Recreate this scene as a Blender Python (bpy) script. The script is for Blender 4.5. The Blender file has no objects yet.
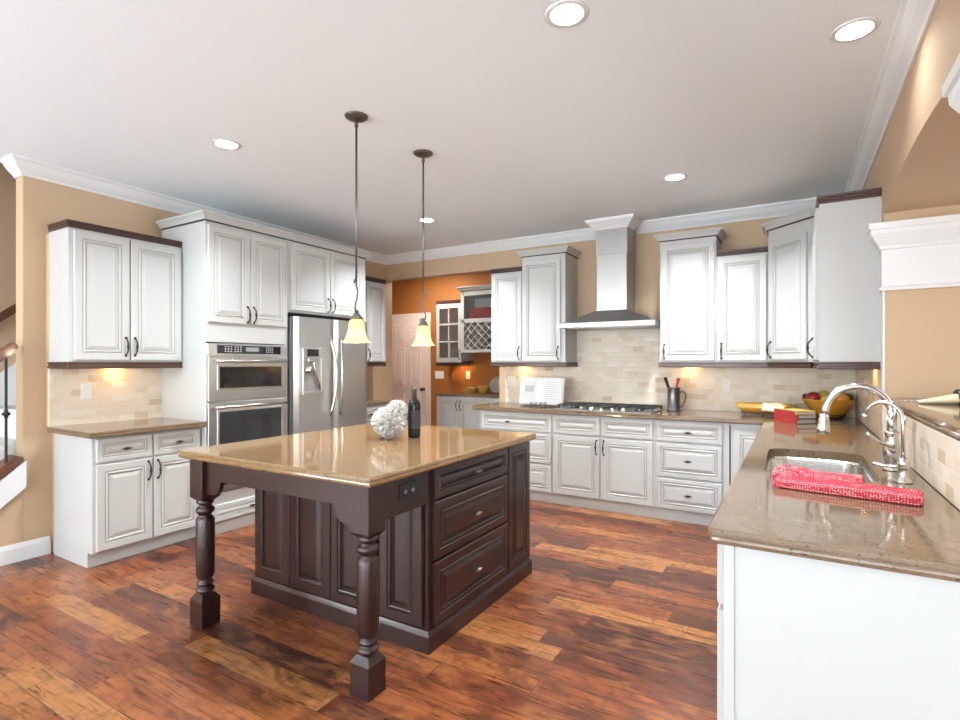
import bpy, bmesh, math, random
from mathutils import Vector, Matrix, noise
from math import sin, cos, pi, radians as R, sqrt

random.seed(7)
S = bpy.context.scene
COL = S.collection

# ------------------------------------------------------------------ camera, world, light, exposure
F_PX, YAW, V0, CAM_H = 528.6, 30.76, 363.0, 1.365
cam = bpy.data.cameras.new('camera')
camo = bpy.data.objects.new('camera', cam)
COL.objects.link(camo)
camo.location = (0, 0, CAM_H)
camo.rotation_euler = (R(90), 0, R(YAW))
cam.sensor_fit = 'HORIZONTAL'
cam.sensor_width = 36.0
cam.lens = 36.0 * F_PX / 960.0
cam.shift_y = (V0 - 360.0) / 960.0
cam.clip_start = 0.05
S.camera = camo

w = bpy.data.worlds.new('daylight')
S.world = w
w.use_nodes = True
w.node_tree.nodes['Background'].inputs[0].default_value = (0.86, 0.93, 1.0, 1)
w.node_tree.nodes['Background'].inputs[1].default_value = 1.5

S.view_settings.view_transform = 'Standard'
S.view_settings.look = 'None'
S.view_settings.gamma = 1.0
S.view_settings.exposure = 0.99
S.view_settings.use_curve_mapping = False
try:
    S.cycles.use_denoising = True
    S.cycles.max_bounces = 10
    S.cycles.diffuse_bounces = 6
    S.cycles.caustics_reflective = False
    S.cycles.caustics_refractive = False
    S.cycles.sample_clamp_indirect = 6.0
except Exception:
    pass

def area(name, loc, rot, sx, sy, power, color, parent=None, shape='RECTANGLE', spread=None):
    l = bpy.data.lights.new(name, 'AREA')
    l.shape = shape; l.size = sx
    if shape in ('RECTANGLE', 'ELLIPSE'): l.size_y = sy
    l.energy = power; l.color = color
    if spread: l.spread = spread
    o = bpy.data.objects.new(name, l)
    COL.objects.link(o)
    o.location = loc; o.rotation_euler = rot
    if parent: o.parent = parent
    return o

FRONT = -7.6                    # window wall of the living area behind the viewpoint
WIN_POWER = 80.0
# area lamps outside the unseen front windows, added and tuned as daylight fill
WINS = [(-4.55, 2.1), (-2.15, 2.1), (0.25, 2.1), (2.65, 2.1)]
for (wx, ww) in WINS:
    area('window_daylight', (wx, FRONT-.08, 1.40), (R(90), 0, 0), ww, 2.2, WIN_POWER*(1.1 if wx < 0 else .34), (0.86, 0.94, 1.0))

# unseen side fill lamps, added left and right, one beyond the arch
SIDE_FILL = [(-5.7, -2.6, -90), (3.92, -4.6, 90), (3.92, 2.9, 90)]
for (sx_, sy_, rz_) in SIDE_FILL:
    area('window_daylight', (sx_, sy_, 1.45), (R(90), 0, R(rz_)), 1.6, 1.9, 70.0, (0.86, 0.94, 1.0))
sun = bpy.data.lights.new('sun', 'SUN')
sun.energy = 23.0; sun.angle = R(1.0); sun.color = (.92, .97, 1.0)
suno = bpy.data.objects.new('sun', sun); COL.objects.link(suno)
suno.rotation_euler = (R(90-36), 0, R(8))      # shines in through the front windows onto the added bounce carpet

# ------------------------------------------------------------------ helpers: meshes
class MB:
    """collects shapes into one mesh"""
    def __init__(s): s.bm = bmesh.new()
    def _add(s, b2, M=None):
        if M is not None: b2.transform(M)
        me = bpy.data.meshes.new('tmp'); b2.to_mesh(me); b2.free()
        s.bm.from_mesh(me); bpy.data.meshes.remove(me)
        return s
    def box(s, x0, x1, y0, y1, z0, z1, mi=0, bev=0.0, M=None, seg=1):
        b = bmesh.new(); bmesh.ops.create_cube(b, size=1)
        bmesh.ops.scale(b, vec=(x1-x0, y1-y0, z1-z0), verts=b.verts)
        bmesh.ops.translate(b, vec=((x0+x1)/2, (y0+y1)/2, (z0+z1)/2), verts=b.verts)
        if bev: bmesh.ops.bevel(b, geom=b.edges[:], offset=bev, segments=seg, affect='EDGES')
        for f in b.faces: f.material_index = mi
        return s._add(b, M)
    def lathe(s, prof, c=(0, 0, 0), n=24, mi=0, M=None, smooth=True, caps=True):
        """prof: (r, z) list about the z axis"""
        b = bmesh.new(); rings = []
        for (r, z) in prof:
            if r < 1e-6: rings.append([b.verts.new((c[0], c[1], c[2]+z))])
            else: rings.append([b.verts.new((c[0]+r*cos(2*pi*k/n), c[1]+r*sin(2*pi*k/n), c[2]+z)) for k in range(n)])
        for a, d in zip(rings, rings[1:]):
            for k in range(n):
                k2 = (k+1) % n
                vs = [a[k % len(a)], a[k2 % len(a)], d[k2 % len(d)], d[k % len(d)]]
                u = []
                for v in vs:
                    if v not in u: u.append(v)
                if len(u) > 2:
                    f = b.faces.new(u); f.smooth = smooth
        if caps:
            for rg in (rings[0], rings[-1]):
                if len(rg) > 2:
                    try: b.faces.new(rg)
                    except ValueError: pass
        bmesh.ops.recalc_face_normals(b, faces=b.faces)
        for f in b.faces: f.material_index = mi
        return s._add(b, M)
    def tube(s, pts, rad, n=10, mi=0, M=None, closed=False, flat=1.0):
        pts = [Vector(p) for p in pts]; m = len(pts)
        rs = rad if isinstance(rad, (list, tuple)) else [rad]*m
        b = bmesh.new(); rings = []; up = None
        for i, p in enumerate(pts):
            if closed: t = (pts[(i+1) % m]-pts[i-1])
            else: t = (pts[min(i+1, m-1)]-pts[max(i-1, 0)])
            t.normalize()
            if up is None:
                up = Vector((0, 0, 1)) if abs(t.z) < .9 else Vector((1, 0, 0))
            a = t.cross(up)
            if a.length < 1e-5: a = t.cross(Vector((0, 1, 0)))
            a.normalize(); up = a.cross(t).normalized()
            rings.append([b.verts.new(p + (a*cos(2*pi*k/n)+up*sin(2*pi*k/n)*flat)*rs[i]) for k in range(n)])
        pr = list(zip(rings, rings[1:]))
        if closed: pr.append((rings[-1], rings[0]))
        for a, d in pr:
            for k in range(n):
                f = b.faces.new((a[k], a[(k+1) % n], d[(k+1) % n], d[k])); f.smooth = True
        if not closed:
            b.faces.new(rings[0][::-1]); b.faces.new(rings[-1])
        bmesh.ops.recalc_face_normals(b, faces=b.faces)
        for f in b.faces: f.material_index = mi
        return s._add(b, M)
    def sphere(s, c, r, mi=0, sc=(1, 1, 1), sub=3, M=None, fn=None):
        b = bmesh.new(); bmesh.ops.create_icosphere(b, subdivisions=sub, radius=1)
        for v in b.verts:
            d = fn(v.co) if fn else 1.0
            v.co = Vector((v.co.x*r*sc[0]*d+c[0], v.co.y*r*sc[1]*d+c[1], v.co.z*r*sc[2]*d+c[2]))
        for f in b.faces: f.smooth = True; f.material_index = mi
        return s._add(b, M)
    def prism(s, poly, z0, z1, mi=0, M=None, bev=0, smooth=False):
        """poly of (x, y), extruded along z"""
        b = bmesh.new()
        lo = [b.verts.new((x, y, z0)) for x, y in poly]; hi = [b.verts.new((x, y, z1)) for x, y in poly]
        b.faces.new(lo[::-1]); b.faces.new(hi); n = len(poly)
        for k in range(n):
            f = b.faces.new((lo[k], lo[(k+1) % n], hi[(k+1) % n], hi[k])); f.smooth = smooth
        bmesh.ops.recalc_face_normals(b, faces=b.faces)
        if bev: bmesh.ops.bevel(b, geom=b.edges[:], offset=bev, segments=2, affect='EDGES')
        for f in b.faces: f.material_index = mi
        return s._add(b, M)
    def sweep(s, path, prof, z=0.0, closed=False, mats=None, M=None):
        """path of (x, y); prof: closed loop of (out, up); out is to the right of travel. mats: material index per profile segment"""
        b = bmesh.new(); n = len(path); rings = []
        P = [Vector(p) for p in path]
        def nrm(a, c):
            d = (c-a).normalized(); return Vector((d.y, -d.x))
        for i in range(n):
            if closed: n1, n2 = nrm(P[i-1], P[i]), nrm(P[i], P[(i+1) % n])
            else:
                n1 = nrm(P[i-1], P[i]) if i else None
                n2 = nrm(P[i], P[i+1]) if i < n-1 else None
                n1 = n1 or n2; n2 = n2 or n1
            m = (n1+n2)/max(1e-6, 1+n1.dot(n2))
            rings.append([b.verts.new((P[i].x+m.x*o, P[i].y+m.y*o, z+u)) for o, u in prof])
        k = len(prof)
        pairs = list(zip(rings, rings[1:]))
        if closed: pairs.append((rings[-1], rings[0]))
        for a, d in pairs:
            for j in range(k):
                f = b.faces.new((a[j], a[(j+1) % k], d[(j+1) % k], d[j]))
                f.material_index = mats[j] if mats else 0
        if not closed:
            b.faces.new(rings[0]); b.faces.new(rings[-1])
        bmesh.ops.recalc_face_normals(b, faces=b.faces)
        return s._add(b, M)
    def raised(s, w, h, t=.02, fr=.055, mi=0, gl=1, M=None, arch=False):
        """raised-panel front: x 0..w, z 0..h, back at y=0, face at y=-t, with glaze lines in the grooves"""
        fr = min(fr, w*.22, h*.26); q = min(1.0, (min(w, h)/2-fr)/.06); q = max(.25, q)
        L = [(0, 0, mi), (0, -(t-.004), mi), (.004, -t, mi), (fr-.004, -t, mi), (fr, -(t-.005), gl), (fr+.005*q, -(t-.005), mi),
             (fr+.012*q, -(t+.001), mi), (fr+.018*q, -(t-.001), mi), (fr+.021*q, -(t-.009), gl), (fr+.026*q, -(t-.009), mi),
             (fr+.050*q, -(t-.001), mi), (fr+.053*q, -(t-.001), mi)]
        b = bmesh.new(); rings = []
        for d, y, _ in L:
            rings.append([b.verts.new(p) for p in ((d, y, d), (w-d, y, d), (w-d, y, h-d), (d, y, h-d))])
        for i, (a, c) in enumerate(zip(rings, rings[1:])):
            for j in range(4):
                f = b.faces.new((a[j], a[(j+1) % 4], c[(j+1) % 4], c[j])); f.material_index = L[i][2]
        f = b.faces.new(rings[-1]); f.material_index = mi
        f = b.faces.new(rings[0][::-1]); f.material_index = mi
        bmesh.ops.recalc_face_normals(b, faces=b.faces)
        return s._add(b, M)
    def grid(s, fn, nu, nv, mi=0, M=None, smooth=True):
        b = bmesh.new()
        V = [[b.verts.new(fn(i/nu, j/nv)) for j in range(nv+1)] for i in range(nu+1)]
        for i in range(nu):
            for j in range(nv):
                f = b.faces.new((V[i][j], V[i+1][j], V[i+1][j+1], V[i][j+1])); f.smooth = smooth; f.material_index = mi
        return s._add(b, M)
    def build(s, name, mats, parent=None, loc=None, weld=False):
        me = bpy.data.meshes.new(name)
        if weld: bmesh.ops.remove_doubles(s.bm, verts=s.bm.verts, dist=1e-5)
        s.bm.to_mesh(me); s.bm.free()
        for m in (mats if isinstance(mats, (list, tuple)) else [mats]): me.materials.append(m)
        o = bpy.data.objects.new(name, me); COL.objects.link(o)
        if parent: o.parent = parent
        if loc is not None: o.location = loc
        return o

def tag(o, label=None, cat=None, group=None, kind=None):
    if cat and not kind: kind = 'thing'
    if label: o['label'] = label
    if cat: o['category'] = cat
    if group: o['group'] = group
    if kind: o['kind'] = kind
    return o
def thing(name, label, cat, loc=(0, 0, 0), rz=0.0, group=None):
    o = bpy.data.objects.new(name, None); COL.objects.link(o)
    o.empty_display_size = .1
    o.location = loc; o.rotation_euler = (0, 0, rz)
    return tag(o, label, cat, group)
def struct(mb, name, mats, label, cat, parent=None):
    o = mb.build(name, mats, parent)
    if parent is None: tag(o, label, cat, kind='structure')
    return o
def copy_tree(o, parent=None):
    c = o.copy(); COL.objects.link(c)
    if parent: c.parent = parent
    for ch in list(o.children): copy_tree(ch, c)
    return c
T = Matrix.Translation
def RX_(a): return Matrix.Rotation(a, 4, 'X')
def RY_(a): return Matrix.Rotation(a, 4, 'Y')
def RZ_(a): return Matrix.Rotation(a, 4, 'Z')

# ------------------------------------------------------------------ helpers: materials
class NT:
    def __init__(s, name):
        s.m = bpy.data.materials.new(name); s.m.use_nodes = True
        s.t = s.m.node_tree; s.n = s.t.nodes; s.b = s.n['Principled BSDF']
    def node(s, typ, ins=None, **kw):
        n = s.n.new(typ)
        for k, v in kw.items(): setattr(n, k, v)
        for k, v in (ins or {}).items(): s.set(n.inputs[k], v)
        return n
    def set(s, sock, v):
        if isinstance(v, bpy.types.NodeSocket): s.t.links.new(v, sock)
        elif isinstance(v, bpy.types.Node): s.t.links.new(v.outputs[0], sock)
        else: sock.default_value = v
    def math(s, op, a, b=0.0, c=None):
        ins = {0: a, 1: b}
        if c is not None: ins[2] = c
        return s.node('ShaderNodeMath', ins, operation=op).outputs[0]
    def mix(s, f, a, b, mode='MIX'):
        n = s.n.new('ShaderNodeMix'); n.data_type = 'RGBA'; n.blend_type = mode
        s.set(n.inputs[0], f); s.set(n.inputs[6], a); s.set(n.inputs[7], b)
        return n.outputs[2]
    def ramp(s, fac, stops, interp='LINEAR'):
        n = s.n.new('ShaderNodeValToRGB'); n.color_ramp.interpolation = interp
        e = n.color_ramp.elements
        while len(e) < len(stops): e.new(.5)
        for q, (p, c) in zip(e, stops): q.position = p; q.color = c
        s.set(n.inputs[0], fac); return n.outputs[0]
    def bump(s, h, st=.2, d=.01):
        s.set(s.b.inputs['Normal'], s.node('ShaderNodeBump', {'Height': h, 'Strength': st, 'Distance': d}))
    def obj(s): return s.node('ShaderNodeTexCoord').outputs['Object']
    def geo(s): return s.node('ShaderNodeNewGeometry').outputs['Position']
    def noise(s, vec, scale, detail=4, rough=.5, dist=0):
        return s.node('ShaderNodeTexNoise', {'Vector': vec, 'Scale': scale, 'Detail': detail, 'Roughness': rough, 'Distortion': dist})
def rgb(h):
    h = h.lstrip('#'); v = [int(h[i:i+2], 16)/255 for i in (0, 2, 4)]
    return tuple([x/12.92 if x <= .04045 else ((x+.055)/1.055)**2.4 for x in v]) + (1,)
def mat(name, col, rough=.5, metal=0.0, coat=0.0, spec=.5, var=0.0, vscale=8.0, bump=0.0, bscale=60.0, emit=None, es=0.0, trans=0.0, ior=None):
    t = NT(name); b = t.b
    if isinstance(col, str): col = rgb(col)
    if len(col) == 3: col = tuple(col)+(1,)
    nz = None
    if var:
        nz = t.noise(t.obj(), vscale)
        dark = tuple(c*(1-var) for c in col[:3])+(1,)
        t.set(b.inputs['Base Color'], t.mix(nz.outputs[0], col, dark))
    else: b.inputs['Base Color'].default_value = col
    b.inputs['Roughness'].default_value = rough; b.inputs['Metallic'].default_value = metal
    b.inputs['Coat Weight'].default_value = coat; b.inputs['Coat Roughness'].default_value = .08
    b.inputs['Specular IOR Level'].default_value = spec
    if trans: b.inputs['Transmission Weight'].default_value = trans
    if ior: b.inputs['IOR'].default_value = ior
    if bump: t.bump(t.noise(t.obj(), bscale).outputs[0], bump, .004)
    if emit:
        b.inputs['Emission Color'].default_value = tuple(emit)+(1,) if len(emit) == 3 else emit
        b.inputs['Emission Strength'].default_value = es
    return t.m

M = {}
M['ceiling'] = mat('ceiling paint', (.87, .935, .98), .9, var=.02, vscale=2)
M['trim'] = mat('white trim paint', (.74, .75, .755), .35, var=.01)
M['tan'] = mat('tan wall paint', (.545, .392, .255), .75, var=.05, vscale=3, bump=.05, bscale=220)
M['orange'] = mat('burnt orange wall paint', (.33, .122, .026), .75, var=.06, vscale=3, bump=.05, bscale=220)
M['white'] = mat('ivory cabinet paint', (.50, .51, .50), .38, var=.02, vscale=5)
M['glaze'] = mat('umber glaze in grooves', (.36, .33, .28), .5)
M['glaze_gap_line'] = mat('dark glaze and gap line', (.06, .045, .04), .5)
M['espresso'] = mat('espresso stained wood', (.030, .011, .010), .30, coat=.18, var=.35, vscale=14)
M['espresso_line'] = mat('espresso groove', (.012, .006, .006), .4)
M['darkwood'] = mat('dark brown moulding', (.075, .033, .026), .35, coat=.2, var=.3, vscale=20)
M['railwood'] = mat('stained oak rail', (.17, .062, .035), .35, coat=.2, var=.3, vscale=18)
M['bronze'] = mat('dark bronze hardware', (.055, .045, .038), .38, metal=.9)
M['pewter'] = mat('pewter hardware', (.45, .42, .38), .3, metal=1)
M['black'] = mat('black enamel', (.012, .012, .013), .35)
M['blackmetal'] = mat('black iron', (.025, .025, .028), .45, metal=.4)
M['blackglass'] = mat('black oven glass', (.012, .012, .014), .06, coat=.6)
M['chrome'] = mat('brushed nickel', (.66, .64, .61), .22, metal=1)
M['plastic'] = mat('white plastic plate', (.76, .755, .74), .4)
M['slot'] = mat('grey socket detail', (.45, .45, .44), .5)
M['darkslot'] = mat('dark socket detail', (.02, .02, .02), .5)
M['page'] = mat('white paper', (.47, .47, .47), .7)
M['carpet'] = mat('light grey carpet', (.80, .81, .82), .95, var=.15, vscale=60, bump=.3, bscale=300)
M['door'] = mat('cream door paint', (.76, .66, .60), .45)
M['amber'] = mat('amber glass', (.70, .34, .03), .12, coat=.5, var=.15, vscale=20)
M['cream'] = mat('cream linen', (.80, .70, .50), .85, bump=.3, bscale=160)
M['lens'] = mat('lit lamp lens', (.9, .9, .88), .5, emit=(1, .95, .86), es=6.0)
M['sock'] = mat('inside of cabinet', (.80, .80, .78), .5)

def steel(name, base=(.48, .47, .455), rough=.36, axis=2):
    t = NT(name); o = t.obj()
    sc = [300.0, 300.0, 300.0]; sc[axis] = 2.0
    mp = t.node('ShaderNodeMapping', {'Vector': o, 'Scale': tuple(sc)})
    nz = t.noise(mp, 1.0, 2)
    t.set(t.b.inputs['Base Color'], t.mix(nz.outputs[0], base+(1,), tuple(c*.9 for c in base)+(1,)))
    t.set(t.b.inputs['Roughness'], t.math('MULTIPLY_ADD', nz.outputs[0], .10, rough-.05))
    t.b.inputs['Metallic'].default_value = 1
    t.b.inputs['Anisotropic'].default_value = .5
    return t.m
M['steel'] = steel('brushed stainless steel', (.60, .59, .575), axis=2)
M['hood'] = steel('brushed hood steel', (.44, .435, .425), .40, axis=2)
M['hoodh'] = steel('brushed hood steel across', (.44, .435, .425), .40, axis=0)
M['steelh'] = steel('brushed stainless steel across', axis=1)

def granite(name, base, mid, dark, pale):
    t = NT(name); p = t.geo()
    n1 = t.noise(p, 9, 6, .6, .4)
    st = t.node('ShaderNodeMapping', {'Vector': p, 'Rotation': (0, 0, .5), 'Scale': (1, 3.2, 1)})
    n2 = t.noise(st, 26, 5, .65, .6)
    n3 = t.noise(p, 140, 3, .6)
    c = t.mix(t.ramp(n1.outputs[0], [(.35, (0, 0, 0, 1)), (.65, (1, 1, 1, 1))]), base, mid)
    c = t.mix(t.math('MULTIPLY', t.ramp(n3.outputs[0], [(.4, (0, 0, 0, 1)), (.7, (1, 1, 1, 1))]), .35), c, pale)
    vein = t.ramp(n2.outputs[0], [(.34, (1, 1, 1, 1)), (.39, (0, 0, 0, 1))])
    c = t.mix(t.math('MULTIPLY', vein, .85), c, dark)
    v = t.node('ShaderNodeTexVoronoi', {'Vector': st, 'Scale': 55.0})
    sp = t.ramp(v.outputs['Distance'], [(.18, (1, 1, 1, 1)), (.28, (0, 0, 0, 1))])
    gate = t.ramp(t.noise(p, 14, 3).outputs[0], [(.47, (0, 0, 0, 1)), (.55, (1, 1, 1, 1))])
    c = t.mix(t.math('MULTIPLY', t.math('MULTIPLY', sp, gate), .8), c, dark)
    t.set(t.b.inputs['Base Color'], c)
    t.b.inputs['Roughness'].default_value = .07
    t.b.inputs['Specular IOR Level'].default_value = .62
    return t.m
M['granite'] = granite('polished brown granite', (.20, .132, .080, 1), (.155, .100, .058, 1), (.022, .015, .012, 1), (.29, .22, .15, 1))
M['granite_gold'] = granite('polished golden granite', (.25, .150, .066, 1), (.19, .110, .046, 1), (.03, .018, .012, 1), (.34, .25, .155, 1))

def tile(name, ax):
    """travertine subway tiles; ax: which world axis runs along the courses"""
    t = NT(name); p = t.geo()
    s = t.node('ShaderNodeSeparateXYZ', {0: p})
    u = s.outputs[ax]; z = s.outputs[2]
    vec = t.node('ShaderNodeCombineXYZ', {0: u, 1: z})
    br = t.node('ShaderNodeTexBrick', {'Vector': vec, 'Color1': (0, 0, 0, 1), 'Color2': (1, 1, 1, 1), 'Mortar': (.5, .5, .5, 1), 'Scale': 1.0,
                'Mortar Size': .0022, 'Mortar Smooth': .3, 'Bias': 0.0, 'Brick Width': .108, 'Row Height': .051}, offset=.5)
    tone = t.ramp(br.outputs['Color'], [(0, (.54, .42, .28, 1)), (.12, (.66, .56, .44, 1)), (.35, (.74, .67, .56, 1)), (.7, (.70, .61, .48, 1)), (1, (.79, .74, .66, 1))])
    nz = t.noise(p, 38, 5, .6)
    tone = t.mix(t.math('MULTIPLY', nz.outputs[0], .3), tone, (.58, .50, .40, 1))
    c = t.mix(br.outputs['Fac'], tone, (.74, .68, .60, 1))
    t.set(t.b.inputs['Base Color'], c)
    t.b.inputs['Roughness'].default_value = .42
    t.bump(t.math('MULTIPLY_ADD', nz.outputs[0], .15, t.math('SUBTRACT', 1.0, br.outputs['Fac'])), .5, .003)
    return t.m
M['tile_x'] = tile('travertine tile along x', 0)
M['tile_y'] = tile('travertine tile along y', 1)

def planks():
    t = NT('hand scraped hardwood planks'); p = t.geo()
    s = t.node('ShaderNodeSeparateXYZ', {0: p})
    W_, L_ = .132, .92
    row = t.math('FLOOR', t.math('DIVIDE', s.outputs[1], W_))
    wn = t.node('ShaderNodeTexWhiteNoise', {'W': row}, noise_dimensions='1D')
    xo = t.math('ADD', t.math('DIVIDE', s.outputs[0], L_), t.math('MULTIPLY', wn.outputs['Value'], 7.31))
    col = t.math('FLOOR', xo)
    idv = t.node('ShaderNodeCombineXYZ', {0: col, 1: row})
    idn = t.node('ShaderNodeTexWhiteNoise', {'Vector': idv}, noise_dimensions='3D')
    tone = t.ramp(idn.outputs['Value'], [(0, (.060, .019, .014, 1)), (.16, (.11, .032, .018, 1)), (.40, (.21, .056, .022, 1)), (.66, (.29, .082, .027, 1)), (.86, (.36, .122, .038, 1)), (1, (.44, .185, .060, 1))])
    off = t.node('ShaderNodeVectorMath', {0: p, 1: t.node('ShaderNodeVectorMath', {0: idn.outputs['Color'], 1: (9, 9, 9)}, operation='MULTIPLY').outputs[0]}, operation='ADD')
    mp = t.node('ShaderNodeMapping', {'Vector': off.outputs[0], 'Scale': (1.0, 13, 1)})
    g = t.noise(mp, 3.2, 7, .62, 1.1)
    mp2 = t.node('ShaderNodeMapping', {'Vector': off.outputs[0], 'Scale': (2.6, 6.5, 1), 'Rotation': (0, 0, .30)})
    curl = t.noise(mp2, 1.5, 3, .5, 1.6)
    rip = t.node('ShaderNodeMapping', {'Vector': off.outputs[0], 'Scale': (9, 3.5, 1), 'Rotation': (0, 0, .5)})
    flame = t.noise(rip, 2.2, 3, .5, 1.2)
    c = t.mix(t.math('MULTIPLY', t.ramp(g.outputs[0], [(.30, (1, 1, 1, 1)), (.58, (0, 0, 0, 1))]), .62), tone, (.050, .016, .011, 1))
    c = t.mix(t.math('MULTIPLY', t.ramp(curl.outputs[0], [(.34, (1, 1, 1, 1)), (.50, (0, 0, 0, 1))]), .62), c, (.045, .014, .010, 1))
    c = t.mix(t.math('MULTIPLY', t.ramp(curl.outputs[0], [(.52, (0, 0, 0, 1)), (.72, (1, 1, 1, 1))]), .5), c, (.46, .19, .062, 1))
    c = t.mix(t.math('MULTIPLY', t.ramp(flame.outputs[0], [(.53, (0, 0, 0, 1)), (.64, (1, 1, 1, 1))]), .48), c, (.10, .028, .014, 1))
    fm = t.node('ShaderNodeMapping', {'Vector': off.outputs[0], 'Scale': (4, 110, 1)})
    fine = t.noise(fm, 1.6, 4, .6, .3)
    c = t.mix(t.math('MULTIPLY', t.ramp(fine.outputs[0], [(.38, (1, 1, 1, 1)), (.52, (0, 0, 0, 1))]), .22), c, (.055, .016, .010, 1))
    fy = t.math('FRACT', t.math('DIVIDE', s.outputs[1], W_)); fx = t.math('FRACT', xo)
    ey = t.math('MINIMUM', fy, t.math('SUBTRACT', 1.0, fy)); ex = t.math('MINIMUM', fx, t.math('SUBTRACT', 1.0, fx))
    gap = t.math('MINIMUM', t.math('MULTIPLY', ey, W_), t.math('MULTIPLY', ex, L_))
    line = t.ramp(t.math('MULTIPLY', gap, 100.0), [(.10, (1, 1, 1, 1)), (.26, (0, 0, 0, 1))])
    c = t.mix(t.math('MULTIPLY', line, .8), c, (.02, .007, .005, 1))
    t.set(t.b.inputs['Base Color'], c)
    t.set(t.b.inputs['Roughness'], t.math('MULTIPLY_ADD', g.outputs[0], .18, .20))
    t.b.inputs['Coat Weight'].default_value = .10; t.b.inputs['Coat Roughness'].default_value = .18; t.b.inputs['Specular IOR Level'].default_value = .38
    h = t.math('ADD', t.math('MULTIPLY', t.noise(mp2, .8, 3).outputs[0], .8), t.math('MULTIPLY', line, -.6))
    t.bump(h, .18, .006)
    return t.m
M['floor'] = planks()

def towel_mat(name, a, b):
    t = NT(name); p = t.obj()
    mp = t.node('ShaderNodeMapping', {'Vector': p, 'Rotation': (0, 0, .06), 'Scale': (1, 1.35, 1.35)})
    v = t.node('ShaderNodeTexVoronoi', {'Vector': mp, 'Scale': 125.0, 'Randomness': .35})
    dots = t.ramp(v.outputs['Distance'], [(.26, (1, 1, 1, 1)), (.48, (0, 0, 0, 1))])
    t.set(t.b.inputs['Base Color'], t.mix(dots, a, b)); t.b.inputs['Roughness'].default_value = .95
    t.bump(t.noise(p, 300).outputs[0], .5, .002)
    return t.m
M['towel'] = towel_mat('red and white checked towel', (.50, .020, .050, 1), (.74, .44, .42, 1))

def thin_glass():
    t = NT('clear pane'); g = t.node('ShaderNodeBsdfGlossy', {'Roughness': .03})
    tr = t.node('ShaderNodeBsdfTransparent'); mx = t.node('ShaderNodeMixShader', {0: .08, 1: tr, 2: g})
    t.set(t.n['Material Output'].inputs[0], mx); return t.m
M['pane'] = thin_glass()
def shade_mat():
    t = NT('lit alabaster glass')
    d = t.node('ShaderNodeBsdfDiffuse', {'Color': (.80, .62, .30, 1)})
    tl = t.node('ShaderNodeBsdfTranslucent', {'Color': (.95, .78, .44, 1)})
    m1 = t.node('ShaderNodeMixShader', {0: .6, 1: d, 2: tl})
    e = t.node('ShaderNodeEmission', {'Color': (1, .74, .30, 1), 'Strength': .22})
    a = t.node('ShaderNodeAddShader', {0: m1, 1: e})
    t.set(t.n['Material Output'].inputs[0], a); return t.m
M['shade'] = shade_mat()

# ------------------------------------------------------------------ room
LX, BY, RX, CZ = -4.600, 5.40, 0.445, 2.770
CX = -4.535                     # backs of the cabinets at the near end of the left wall
LC = -4.665                     # left wall at its far end (it runs slightly outwards)
PY = 6.75                       # back wall of the pantry passage
TH = 1.05                       # far face of the thick right wall
JF, JN = 3.84, 1.93             # far and near jamb of the arched opening

struct(MB().box(-6.2, 4.2, FRONT-.2, 7.0, -.06, 0), 'floor', M['floor'], 'reddish brown hand scraped hardwood plank floor', 'floor')
struct(MB().box(LC-.12, 4.2, FRONT-.2, 7.0, CZ, CZ+.08).box(-6.2, LC-.12, FRONT-.2, .2, CZ, CZ+.08).box(-6.2, LC-.12, BY+.02, 7.0, CZ, CZ+.08), 'ceiling', M['ceiling'], 'smooth white painted ceiling', 'ceiling')

WE = 1.53                       # where the left wall stops beside the stairs
struct(MB().prism([(LX-.12, WE), (LX, WE), (LC, BY+.12), (LC-.12, BY+.12)], 0, CZ).box(LX-.02, CX-.001, 1.70, 2.427, 0, .914).box(LX-.02, CX-.001, 1.662, 2.427, .914, 2.285), 'wall_left', M['tan'], 'tan wall behind the oven and refrigerator run', 'wall')
kw = MB()
kz = lambda y: .70+.85*(y-WE)
kw.prism([(-(WE-.001), 0), (-(WE-.001), kz(WE)), (-(WE-.70/.85+.02), .017), (-(WE-.70/.85+.02), 0)], LX-.12, LX, M=Matrix(((0, 0, 1, 0), (-1, 0, 0, 0), (0, 1, 0, 0), (0, 0, 0, 1))))
struct(kw, 'wall_stair', M['tan'], 'low sloping tan wall under the stair rail', 'wall')
wb = MB()
wb.box(LC-.10, -2.95, BY, BY+.12, 2.46, CZ).box(-2.95, TH, BY, BY+.12, 0, CZ)
struct(wb, 'wall_back', M['tan'], 'tan back wall with the wide opening to the pantry', 'wall')
wr = MB()
wr.box(RX, TH, JN, JF, 0, 1.125).box(RX, TH, JF, BY, 0, CZ).box(RX, TH, 1.60, JN, 0, CZ)
N = 20; SPR, RISE = 2.235, .085
def az(k): return SPR+RISE*(1-((2*k/N)-1)**2)
for k in range(N):
    y0, y1 = JN+(JF-JN)*k/N, JN+(JF-JN)*(k+1)/N
    wr.prism([(-y0, az(k)), (-y1, az(k+1)), (-y1, CZ), (-y0, CZ)], RX, TH, M=Matrix(((0, 0, 1, 0), (-1, 0, 0, 0), (0, 1, 0, 0), (0, 0, 0, 1))))
struct(wr, 'wall_right', M['tan'], 'thick tan wall with the shallow arched opening over the bar ledge', 'wall')
wp = MB()
wp.box(-6.2, -2.7, PY, PY+.12, 0, CZ).box(-2.82, -2.70, BY+.12, PY, 0, CZ).box(-6.1, -6.0, BY+.12, PY, 0, CZ).box(-6.1, LC-.10, BY+.03, BY+.12, 0, CZ)
struct(wp, 'wall_pantry', M['orange'], 'burnt orange wall of the pantry beyond the opening', 'wall')
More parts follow.
